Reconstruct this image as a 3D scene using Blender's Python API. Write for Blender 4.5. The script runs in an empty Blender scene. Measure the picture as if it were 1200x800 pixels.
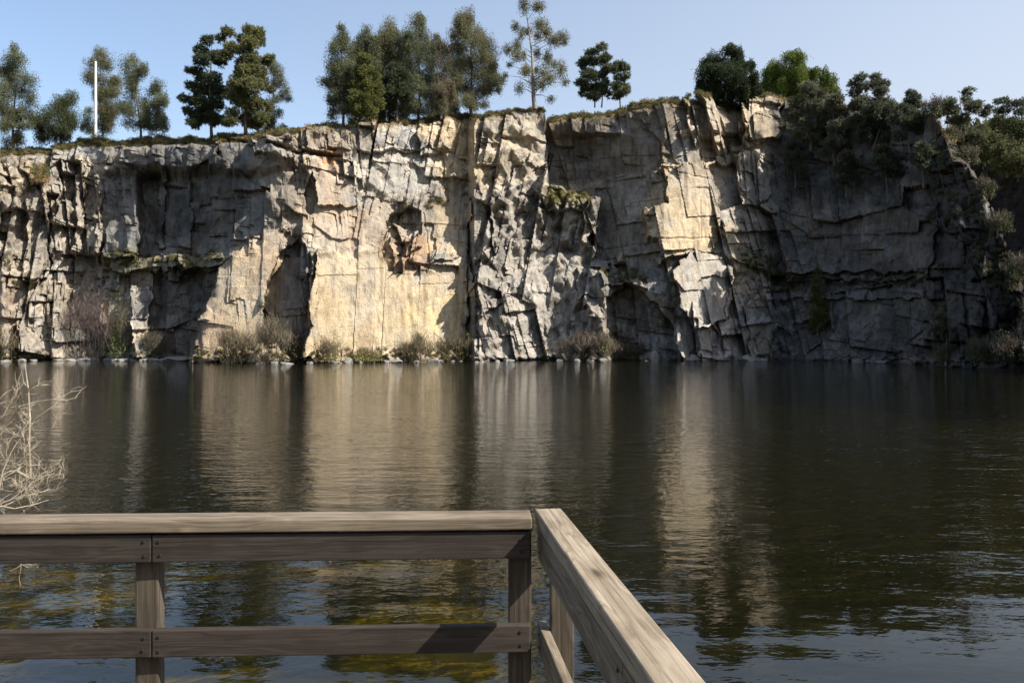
import bpy, bmesh, math, random
import numpy as np
from mathutils import Vector, Matrix

random.seed(7)
rng = np.random.default_rng(11)
scene = bpy.context.scene
COL = scene.collection
F, U0, V0, CZ = 933.0, 600.0, 395.0, 3.0      # focal length in photo pixels, optical axis, horizon row, eye height above the lake


def at(u, v, Y):
    return Vector(((u - U0) / F * Y, Y, CZ + (V0 - v) / F * Y))


# ------------------------------------------------------------------ objects
def tag(o, label=None, cat=None, group=None, kind=None):
    if label: o['label'] = label
    if cat: o['category'] = cat
    if group: o['group'] = group
    if kind: o['kind'] = kind
    return o


def empty(name, loc, label, cat, group=None, rz=0.0):
    o = bpy.data.objects.new(name, None)
    o.empty_display_size = 0.3
    o.location = loc
    o.rotation_euler = (0, 0, rz)
    COL.objects.link(o)
    return tag(o, label, cat, group)


def np_mesh(name, verts, faces_flat, sizes, mat, parent=None, col=None, smooth=False, origin=None):
    """faces_flat: vertex indices; sizes: int (all faces) or array"""
    verts = np.asarray(verts, dtype=np.float32).reshape(-1, 3)
    if origin is not None:
        verts = verts - np.asarray(origin, dtype=np.float32)
    faces_flat = np.asarray(faces_flat, dtype=np.int32).ravel()
    me = bpy.data.meshes.new(name)
    me.vertices.add(len(verts)); me.vertices.foreach_set('co', verts.ravel())
    me.loops.add(len(faces_flat)); me.loops.foreach_set('vertex_index', faces_flat)
    if np.isscalar(sizes):
        n = len(faces_flat) // sizes
        starts = np.arange(n, dtype=np.int32) * sizes
    else:
        sizes = np.asarray(sizes, dtype=np.int32); n = len(sizes)
        starts = np.concatenate([[0], np.cumsum(sizes)[:-1]]).astype(np.int32)
    me.polygons.add(n); me.polygons.foreach_set('loop_start', starts)
    me.polygons.foreach_set('use_smooth', np.full(n, bool(smooth)))
    if col is not None:
        a = me.color_attributes.new('tint', 'FLOAT_COLOR', 'POINT')
        c = np.ones((len(verts), 4), dtype=np.float32); c[:, :3] = col
        a.data.foreach_set('color', c.ravel())
    me.update(calc_edges=True)
    me.validate()
    me.materials.append(mat)
    o = bpy.data.objects.new(name, me)
    COL.objects.link(o)
    if parent is not None:
        o.parent = parent
    elif origin is not None:
        o.location = origin
    return o


class Tubes:
    """collects tapered tubes as numpy-ready lists"""
    def __init__(self): self.v, self.f, self.n = [], [], 0
    def tube(self, pts, rads, k=6):
        pts = [Vector(p) for p in pts]
        rings = []
        for i, p in enumerate(pts):
            d = (pts[min(i + 1, len(pts) - 1)] - pts[max(i - 1, 0)])
            if d.length < 1e-6: d = Vector((0, 0, 1))
            d.normalize()
            a = d.cross(Vector((0.31, 0.95, 0.05)))
            if a.length < 1e-3: a = d.cross(Vector((1, 0, 0)))
            a.normalize(); b = d.cross(a)
            r = rads[i]
            rings.append(self.n)
            for j in range(k):
                t = 2 * math.pi * j / k
                self.v.append(p + (a * math.cos(t) + b * math.sin(t)) * r)
            self.n += k
        for q in range(len(rings) - 1):
            for j in range(k):
                j2 = (j + 1) % k
                self.f.append((rings[q] + j, rings[q] + j2, rings[q + 1] + j2, rings[q + 1] + j))
    def build(self, name, mat, parent=None, origin=None, smooth=True):
        return np_mesh(name, [tuple(v) for v in self.v], self.f, 4, mat, parent, None, smooth, origin)


# ------------------------------------------------------------------ materials
def new_mat(name):
    m = bpy.data.materials.new(name); m.use_nodes = True
    nt = m.node_tree
    for n in list(nt.nodes): nt.nodes.remove(n)
    out = nt.nodes.new('ShaderNodeOutputMaterial')
    return m, nt, out


def N(nt, t, **kw):
    n = nt.nodes.new(t)
    for k, v in kw.items():
        if k in n.inputs: n.inputs[k].default_value = v
        else: setattr(n, k, v)
    return n


def mixrgb(nt, blend, fac, a, b):
    n = nt.nodes.new('ShaderNodeMix'); n.data_type = 'RGBA'; n.blend_type = blend
    for s, val in ((0, fac), (6, a), (7, b)):
        if isinstance(val, bpy.types.NodeSocket): nt.links.new(val, n.inputs[s])
        else: n.inputs[s].default_value = val if s == 0 else (*val, 1)
    return n.outputs[2]


def ramp(nt, src, stops):
    r = nt.nodes.new('ShaderNodeValToRGB')
    e = r.color_ramp.elements
    while len(e) > 1: e.remove(e[-1])
    for i, (p, c) in enumerate(stops):
        el = e[0] if i == 0 else e.new(p)
        el.position = p; el.color = (*c, 1) if len(c) == 3 else c
    nt.links.new(src, r.inputs[0])
    return r.outputs[0]


def rock_material():
    m, nt, out = new_mat('granite')
    L = nt.links
    tc = N(nt, 'ShaderNodeTexCoord')
    att = N(nt, 'ShaderNodeAttribute', attribute_name='tint')
    n1 = N(nt, 'ShaderNodeTexNoise', Scale=1.3, Detail=9.0, Roughness=0.72)
    n2 = N(nt, 'ShaderNodeTexNoise', Scale=5.5, Detail=6.0, Roughness=0.75)
    mp = N(nt, 'ShaderNodeMapping'); mp.inputs['Scale'].default_value = (1.6, 1.6, 0.16)
    L.new(tc.outputs['Object'], mp.inputs[0])
    n3 = N(nt, 'ShaderNodeTexNoise', Scale=1.0, Detail=6.0, Roughness=0.65)
    L.new(mp.outputs[0], n3.inputs['Vector'])
    for n in (n1, n2): L.new(tc.outputs['Object'], n.inputs['Vector'])
    c = mixrgb(nt, 'MULTIPLY', 1.0, att.outputs['Color'], ramp(nt, n1.outputs['Fac'], [(0.28, (.62, .6, .58)), (0.5, (1, 1, 1)), (0.72, (1.22, 1.18, 1.1))]))
    c = mixrgb(nt, 'MULTIPLY', 0.8, c, ramp(nt, n3.outputs['Fac'], [(0.34, (.45, .43, .42)), (0.47, (.95, .95, .95)), (0.7, (1.12, 1.1, 1.06))]))
    c = mixrgb(nt, 'MULTIPLY', 0.7, c, ramp(nt, n2.outputs['Fac'], [(0.3, (.6, .6, .62)), (0.5, (1, 1, 1)), (0.75, (1.18, 1.16, 1.12))]))
    b = N(nt, 'ShaderNodeBump', Strength=0.9, Distance=0.22)
    add = N(nt, 'ShaderNodeMath', operation='ADD')
    L.new(n1.outputs['Fac'], add.inputs[0]); L.new(n2.outputs['Fac'], add.inputs[1])
    L.new(add.outputs[0], b.inputs['Height'])
    p = N(nt, 'ShaderNodeBsdfPrincipled', Roughness=0.9)
    p.inputs['Specular IOR Level'].default_value = 0.25
    L.new(c, p.inputs['Base Color']); L.new(b.outputs[0], p.inputs['Normal'])
    L.new(p.outputs[0], out.inputs[0])
    return m


def tint_material(name, rough=0.85, transl=0.0):
    """colour from the mesh's own tint attribute; leaves let some light through"""
    m, nt, out = new_mat(name)
    L = nt.links
    att = N(nt, 'ShaderNodeAttribute', attribute_name='tint')
    p = N(nt, 'ShaderNodeBsdfPrincipled', Roughness=rough)
    p.inputs['Specular IOR Level'].default_value = 0.3
    L.new(att.outputs['Color'], p.inputs['Base Color'])
    if transl:
        t = N(nt, 'ShaderNodeBsdfTranslucent'); L.new(att.outputs['Color'], t.inputs[0])
        x = N(nt, 'ShaderNodeMixShader', Fac=transl)
        L.new(p.outputs[0], x.inputs[1]); L.new(t.outputs[0], x.inputs[2]); L.new(x.outputs[0], out.inputs[0])
    else:
        L.new(p.outputs[0], out.inputs[0])
    return m


def noise_material(name, c1, c2, scale=3.0, rough=0.9, bump=0.3, stretch=(1, 1, 1), dist=0.02):
    m, nt, out = new_mat(name)
    L = nt.links
    tc = N(nt, 'ShaderNodeTexCoord')
    mp = N(nt, 'ShaderNodeMapping'); mp.inputs['Scale'].default_value = stretch
    L.new(tc.outputs['Object'], mp.inputs[0])
    n = N(nt, 'ShaderNodeTexNoise', Scale=scale, Detail=8.0, Roughness=0.65)
    L.new(mp.outputs[0], n.inputs['Vector'])
    c = ramp(nt, n.outputs['Fac'], [(0.3, c1), (0.7, c2)])
    p = N(nt, 'ShaderNodeBsdfPrincipled', Roughness=rough)
    p.inputs['Specular IOR Level'].default_value = 0.25
    b = N(nt, 'ShaderNodeBump', Strength=bump, Distance=dist)
    L.new(n.outputs['Fac'], b.inputs['Height']); L.new(b.outputs[0], p.inputs['Normal'])
    L.new(c, p.inputs['Base Color']); L.new(p.outputs[0], out.inputs[0])
    return m


def wood_material(name, dark, mid, light, seed):
    """weathered softwood, grain along the board's own X axis"""
    m, nt, out = new_mat(name)
    L = nt.links
    tc = N(nt, 'ShaderNodeTexCoord')
    oi = N(nt, 'ShaderNodeObjectInfo')
    sh = N(nt, 'ShaderNodeVectorMath', operation='MULTIPLY_ADD')
    cmb = N(nt, 'ShaderNodeCombineXYZ')
    for i in range(3): L.new(oi.outputs['Random'], cmb.inputs[i])
    L.new(cmb.outputs[0], sh.inputs[0]); sh.inputs[1].default_value = (37, 19, 23); L.new(tc.outputs['Object'], sh.inputs[2])
    # slow wander of the rings, then stretched fibre noise
    w = N(nt, 'ShaderNodeTexNoise', Scale=2.2, Detail=2.0, Roughness=0.5)
    mp0 = N(nt, 'ShaderNodeMapping'); mp0.inputs['Scale'].default_value = (1.0, 6.0, 6.0)
    L.new(sh.outputs[0], mp0.inputs[0]); L.new(mp0.outputs[0], w.inputs['Vector'])
    mp1 = N(nt, 'ShaderNodeMapping'); mp1.inputs['Scale'].default_value = (3.0, 150.0, 150.0)
    L.new(sh.outputs[0], mp1.inputs[0])
    fib = N(nt, 'ShaderNodeTexNoise', Scale=1.0, Detail=8.0, Roughness=0.7, Distortion=0.4)
    L.new(mp1.outputs[0], fib.inputs['Vector'])
    mp2 = N(nt, 'ShaderNodeMapping'); mp2.inputs['Scale'].default_value = (0.8, 26.0, 26.0)
    L.new(sh.outputs[0], mp2.inputs[0])
    addv = N(nt, 'ShaderNodeVectorMath', operation='MULTIPLY_ADD')
    cw = N(nt, 'ShaderNodeCombineXYZ')
    L.new(w.outputs['Fac'], cw.inputs[1]); L.new(w.outputs['Fac'], cw.inputs[2])
    L.new(cw.outputs[0], addv.inputs[0]); addv.inputs[1].default_value = (0, 3.0, 3.0); L.new(mp2.outputs[0], addv.inputs[2])
    ringn = N(nt, 'ShaderNodeTexNoise', Scale=1.0, Detail=3.0, Roughness=0.55)
    L.new(addv.outputs[0], ringn.inputs['Vector'])
    blot = N(nt, 'ShaderNodeTexNoise', Scale=5.0, Detail=5.0, Roughness=0.6)
    L.new(sh.outputs[0], blot.inputs['Vector'])
    c = ramp(nt, ringn.outputs['Fac'], [(0.28, dark), (0.40, mid), (0.46, light), (0.51, mid), (0.55, dark), (0.60, mid), (0.68, light), (0.78, dark)])
    c = mixrgb(nt, 'MULTIPLY', 0.9, c, ramp(nt, fib.outputs['Fac'], [(0.32, (.55, .53, .51)), (0.44, (.94, .94, .94)), (0.7, (1.15, 1.14, 1.12))]))
    c = mixrgb(nt, 'MULTIPLY', 0.8, c, ramp(nt, blot.outputs['Fac'], [(0.3, (.66, .63, .6)), (0.5, (1, 1, 1)), (0.75, (1.1, 1.1, 1.1))]))
    mp4 = N(nt, 'ShaderNodeMapping'); mp4.inputs['Scale'].default_value = (1.6, 190.0, 190.0)
    L.new(sh.outputs[0], mp4.inputs[0])
    chk = N(nt, 'ShaderNodeTexNoise', Scale=1.0, Detail=3.0, Roughness=0.5)
    L.new(mp4.outputs[0], chk.inputs['Vector'])
    c = mixrgb(nt, 'MULTIPLY', 1.0, c, ramp(nt, chk.outputs['Fac'], [(0.27, (.30, .28, .26)), (0.345, (.85, .84, .83)), (0.40, (1, 1, 1)), (0.64, (1, 1, 1)), (0.74, (1.25, 1.25, 1.24))]))
    # knots: a few dark spots
    vor = N(nt, 'ShaderNodeTexVoronoi', Scale=1.0)
    mp3 = N(nt, 'ShaderNodeMapping'); mp3.inputs['Scale'].default_value = (3.2, 9.0, 9.0)
    L.new(sh.outputs[0], mp3.inputs[0]); L.new(mp3.outputs[0], vor.inputs['Vector'])
    c = mixrgb(nt, 'MULTIPLY', 0.85, c, ramp(nt, vor.outputs['Distance'], [(0.05, (.3, .25, .22)), (0.11, (.75, .7, .66)), (0.17, (1, 1, 1))]))
    p = N(nt, 'ShaderNodeBsdfPrincipled', Roughness=0.82)
    p.inputs['Specular IOR Level'].default_value = 0.3
    b = N(nt, 'ShaderNodeBump', Strength=0.55, Distance=0.0025)
    L.new(fib.outputs['Fac'], b.inputs['Height']); L.new(b.outputs[0], p.inputs['Normal'])
    L.new(c, p.inputs['Base Color']); L.new(p.outputs[0], out.inputs[0])
    return m


def water_material():
    m, nt, out = new_mat('lake_water')
    L = nt.links
    tc = N(nt, 'ShaderNodeTexCoord')

    def layer(scale, rot, stretch, detail, rough=0.5):
        mp = N(nt, 'ShaderNodeMapping')
        mp.inputs['Rotation'].default_value = (0, 0, math.radians(rot))
        mp.inputs['Scale'].default_value = (stretch[0], stretch[1], 1)
        L.new(tc.outputs['Object'], mp.inputs[0])
        n = N(nt, 'ShaderNodeTexNoise', Scale=scale, Detail=detail, Roughness=rough)
        L.new(mp.outputs[0], n.inputs['Vector'])
        return n.outputs['Fac']

    def mul(a, k):
        q = N(nt, 'ShaderNodeMath', operation='MULTIPLY'); L.new(a, q.inputs[0])
        if isinstance(k, bpy.types.NodeSocket): L.new(k, q.inputs[1])
        else: q.inputs[1].default_value = k
        return q.outputs[0]

    def add(a, b_):
        q = N(nt, 'ShaderNodeMath', operation='ADD'); L.new(a, q.inputs[0]); L.new(b_, q.inputs[1]); return q.outputs[0]

    sep = N(nt, 'ShaderNodeSeparateXYZ'); L.new(tc.outputs['Object'], sep.inputs[0])
    # the breeze: calm in the lee near the platform, ruffled out on the lake
    mr = N(nt, 'ShaderNodeMapRange'); L.new(sep.outputs['Y'], mr.inputs[0])
    for i, v in ((1, WAT['y0']), (2, WAT['y1']), (3, WAT['calm']), (4, 1.0)): mr.inputs[i].default_value = v
    gust = ramp(nt, layer(0.06, 20, (1, 1), 2), [(0.35, (.75, .75, .75)), (0.65, (1.1, 1.1, 1.1))])
    amp = mul(mr.outputs[0], gust)
    h = add(mul(layer(2.1, 25, (0.55, 1.5), 3), WAT['a']), mul(layer(6.5, -15, (0.8, 1.4), 2), WAT['b']))
    h = add(mul(h, amp), mul(layer(0.55, 12, (0.5, 1.5), 2), WAT['c']))
    b = N(nt, 'ShaderNodeBump', Strength=1.0, Distance=1.0)
    L.new(h, b.inputs['Height'])
    fr = N(nt, 'ShaderNodeFresnel', IOR=1.37); L.new(b.outputs[0], fr.inputs['Normal'])
    gl = N(nt, 'ShaderNodeBsdfGlossy', Roughness=0.03); gl.inputs['Color'].default_value = (1, 1, 1, 1)
    L.new(b.outputs[0], gl.inputs['Normal'])
    tr = N(nt, 'ShaderNodeBsdfTransparent'); tr.inputs['Color'].default_value = (.80, .71, .30, 1)
    df = N(nt, 'ShaderNodeBsdfDiffuse'); df.inputs['Color'].default_value = (*WAT['murk'], 1)
    x1 = N(nt, 'ShaderNodeMixShader', Fac=WAT['turbid'])
    L.new(tr.outputs[0], x1.inputs[1]); L.new(df.outputs[0], x1.inputs[2])
    x = N(nt, 'ShaderNodeMixShader')
    L.new(fr.outputs[0], x.inputs[0]); L.new(x1.outputs[0], x.inputs[1]); L.new(gl.outputs[0], x.inputs[2])
    L.new(x.outputs[0], out.inputs[0])
    return m


WAT = dict(y0=8.0, y1=26.0, calm=0.13, a=0.036, b=0.015, c=0.028, murk=(.0085, .009, .004), turbid=0.42)
SKY = dict(vapour=(3.3, 3.55, 3.95), air=1.0, dust=2.0, ozone=.8)
SUN_EL, SUN_BACK = 43.0, 23.0
SUN_STRENGTH, SKY_STRENGTH, EXPOSURE = 4.8, 0.118, 0.92

ROCK = rock_material()
LEAF = tint_material('foliage', 0.75, 0.38)
TWIG = tint_material('twigs_and_grass', 0.9, 0.1)
BARK = noise_material('bark', (.05, .04, .03), (.16, .13, .10), 4.0, stretch=(1, 1, .25))
PALEBARK = noise_material('eucalyptus_bark', (.12, .10, .085), (.34, .30, .25), 3.0, stretch=(1, 1, .2))
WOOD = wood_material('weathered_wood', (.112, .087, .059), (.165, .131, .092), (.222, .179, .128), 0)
WOOD_FACE = wood_material('weathered_board_shaded', (.027, .0205, .016), (.037, .0285, .0225), (.048, .0375, .030), 1)  # board wood darkened so its colour carries the front railing's shade
WOOD_PALE = wood_material('pale_wood', (.198, .157, .108), (.258, .209, .147), (.32, .264, .19), 3)  # paler variant for the side cap
WOOD_POST = wood_material('weathered_post_shaded', (.048, .038, .027), (.068, .054, .039), (.092, .075, .055), 2)  # darker copy for the posts, their shade put into the colour
SCREW = noise_material('screw_steel', (.012, .011, .010), (.03, .027, .025), 40, rough=0.6)
CONCRETE = noise_material('pale_concrete', (.55, .53, .49), (.72, .70, .66), 2.0)
BOULDER = noise_material('pale_stone', (.12, .11, .095), (.30, .28, .25), 3.0, bump=0.6, dist=0.05)
DARKSTONE = noise_material('dark_stone', (.10, .10, .095), (.28, .27, .25), 3.0, bump=0.6, dist=0.05)
CREAMTWIG = noise_material('bare_twig', (.16, .13, .09), (.46, .395, .29), 14.0)
BED = None


# ------------------------------------------------------------------ numpy noise
def h32(ix, iy, seed):
    a = (ix.astype(np.int64) * 374761393 + iy.astype(np.int64) * 668265263 + seed * 982451653) & 0xFFFFFFFF
    a = ((a ^ (a >> 13)) * 1274126177) & 0xFFFFFFFF
    a = ((a ^ (a >> 16)) * 2246822519) & 0xFFFFFFFF
    a = a ^ (a >> 15)
    return (a & 0xFFFFFF) / float(0x1000000)


def vnoise(x, y, seed):
    ix, iy = np.floor(x), np.floor(y)
    fx, fy = x - ix, y - iy
    fx = fx * fx * (3 - 2 * fx); fy = fy * fy * (3 - 2 * fy)
    a, b = h32(ix, iy, seed), h32(ix + 1, iy, seed)
    c, d = h32(ix, iy + 1, seed), h32(ix + 1, iy + 1, seed)
    return (a * (1 - fx) + b * fx) * (1 - fy) + (c * (1 - fx) + d * fx) * fy * 1.0


def fbm(x, y, seed, octs=4, gain=0.5):
    s, a, t = 0, 1.0, 0
    for o in range(octs):
        s = s + a * (vnoise(x * 2 ** o, y * 2 ** o, seed + o * 17) - 0.5); t += a; a *= gain
    return s / t * 2


def facets(U, V, su, sv, seed, ang=0.0, cheb=0.0):
    """jointed-rock cells: position inside the nearest cell, the cell's own random numbers, distance to its border"""
    c, s = math.cos(ang), math.sin(ang)
    a = (U * c + V * s) / su; b = (-U * s + V * c) / sv
    ia, ib = np.floor(a), np.floor(b)
    f1 = np.full(U.shape, 9e9); f2 = np.full(U.shape, 9e9)
    da = np.zeros(U.shape); db = np.zeros(U.shape); ca = np.zeros(U.shape); cb = np.zeros(U.shape)
    for i in (-1, 0, 1):
        for j in (-1, 0, 1):
            xi, yj = ia + i, ib + j
            px = xi + 0.5 + (h32(xi, yj, seed) - .5) * .9
            py = yj + 0.5 + (h32(xi, yj, seed + 1) - .5) * .9
            dx, dy = a - px, b - py
            e = np.hypot(dx, dy)
            if cheb: e = (1 - cheb) * e + cheb * np.maximum(np.abs(dx), np.abs(dy))
            near = e < f1
            f2 = np.where(near, f1, np.minimum(f2, e))
            f1 = np.where(near, e, f1)
            da = np.where(near, dx, da); db = np.where(near, dy, db)
            ca = np.where(near, xi, ca); cb = np.where(near, yj, cb)
    R = [h32(ca, cb, seed + 5 + k) for k in range(5)]
    return da, db, R, f2 - f1


def blocks(U, V, su, sv, seed, t1=0.0, t2=0.0):
    """rock split by straight joints: uneven columns, each cut by its own cross joints"""
    a = (U + V * t1) / su; b = (V + U * t2) / sv

    def cut(x, key):
        i = np.floor(x)
        def edge(k): return k + (h32(k, key, seed) - .5) * .8
        i = np.where(x < edge(i), i - 1, i); i = np.where(x >= edge(i + 1), i + 1, i)
        lo, hi = edge(i), edge(i + 1)
        return i, x - (lo + hi) / 2, np.minimum(x - lo, hi - x)
    ca, da, ea = cut(a, np.zeros(U.shape))
    b = b + h32(ca, ca * 0 + 9, seed + 3) * 7
    cb, db, eb = cut(b, ca)
    R = [h32(ca, cb, seed + 5 + k) for k in range(5)]
    return da, db, R, np.minimum(ea * su, eb * sv)


def tin(U, V, su, sv, seed, ang=0.0, jit=.78):
    """angular broken surface: flat triangles between jittered points of random height (-1..1); also a number per triangle"""
    c, s = math.cos(ang), math.sin(ang)
    a = (U * c + V * s) / su; b = (-U * s + V * c) / sv
    ia, ib = np.floor(a), np.floor(b)
    out = np.zeros(U.shape); tid = np.full(U.shape, .5); done = np.zeros(U.shape, bool)

    def node(i, j):
        return (i + (h32(i, j, seed) - .5) * jit, j + (h32(i, j, seed + 1) - .5) * jit, h32(i, j, seed + 2) * 2 - 1)
    for i in (0, -1, 1):
        for j in (0, -1, 1):
            x, y = ia + i, ib + j
            n = [node(x, y), node(x + 1, y), node(x + 1, y + 1), node(x, y + 1)]
            flip = h32(x, y, seed + 3) > .5
            r = h32(x, y, seed + 4)
            for k in (0, 1):
                A = [np.where(flip, n[0][q], n[1][q]) for q in range(3)]
                C = [np.where(flip, n[2][q], n[3][q]) for q in range(3)]
                B = [np.where(flip, n[1][q], n[2][q]) for q in range(3)] if k == 0 else [np.where(flip, n[3][q], n[0][q]) for q in range(3)]
                det = (B[1] - C[1]) * (A[0] - C[0]) + (C[0] - B[0]) * (A[1] - C[1])
                det = np.where(np.abs(det) < 1e-9, 1e-9, det)
                l1 = ((B[1] - C[1]) * (a - C[0]) + (C[0] - B[0]) * (b - C[1])) / det
                l2 = ((C[1] - A[1]) * (a - C[0]) + (A[0] - C[0]) * (b - C[1])) / det
                l3 = 1 - l1 - l2
                m = (l1 >= -1e-6) & (l2 >= -1e-6) & (l3 >= -1e-6) & ~done
                out = np.where(m, l1 * A[2] + l2 * B[2] + l3 * C[2], out)
                tid = np.where(m, (r + .37 * k) % 1, tid)
                done |= m
    return out, tid


def inpoly(U, V, poly):
    ins = np.zeros(U.shape, bool)
    n = len(poly)
    for i in range(n):
        x1, y1 = poly[i]; x2, y2 = poly[(i + 1) % n]
        if y1 == y2: continue
        cond = ((y1 > V) != (y2 > V)) & (U < (x2 - x1) * (V - y1) / (y2 - y1) + x1)
        ins ^= cond
    return ins


def blur(a, ru, rv):
    def box(x, r, ax):
        if r < 1: return x
        x = np.moveaxis(x, ax, 0)
        p = np.concatenate([np.repeat(x[:1], r + 1, 0), x, np.repeat(x[-1:], r, 0)], 0)
        c = np.cumsum(p, 0)
        return np.moveaxis((c[2 * r + 1:] - c[:-2 * r - 1]) / (2 * r + 1), 0, ax)
    a = a.astype(float)
    for _ in range(2): a = box(box(a, ru, 0), rv, 1)
    return a

# ------------------------------------------------------------------ the quarry face
PLAN = [(-300, 97), (-120, 100), (0, 103), (95, 108), (200, 103), (330, 95), (440, 99), (548, 105), (556, 100.5), (650, 107),
        (700, 105.5), (778, 101), (800, 101.5), (890, 107.5), (905, 107.5), (1000, 99.5), (1050, 93), (1100, 84), (1168, 74.5), (1200, 71.5), (1235, 68)]
TOP = [(-300, 168), (-60, 172), (0, 172), (60, 168), (110, 160), (200, 160), (255, 156), (300, 154), (350, 146), (420, 142), (470, 139), (520, 133),
       (570, 131), (612, 126), (630, 122), (690, 121), (740, 118), (790, 114), (850, 112), (900, 109), (940, 112), (985, 118), (1020, 122), (1060, 118),
       (1085, 122), (1100, 140), (1118, 168), (1135, 190), (1150, 222), (1165, 245), (1180, 285), (1192, 318), (1200, 340), (1230, 380)]


def plan_depth(u): return np.interp(u, [p[0] for p in PLAN], [p[1] for p in PLAN])


def top_row(u): return np.interp(u, [p[0] for p in TOP], [p[1] for p in TOP]) - np.interp(u, [0, 300, 420, 900, 1000, 1090], [3, 4, 8, 8, 4, 0])


GREY, LIGHT, OCHRE, TAN, PINK = (.34, .307, .262), (.45, .42, .372), (.55, .44, .285), (.43, .362, .272), (.41, .295, .205)
DARK, SHADE_GREY, SOIL, VEG, RUST = (.045, .043, .042), (.15, .148, .142), (.15, .11, .065), (.12, .11, .035), (.55, .27, .11)  # the dark greys put shade, and some staining, into the recesses

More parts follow.
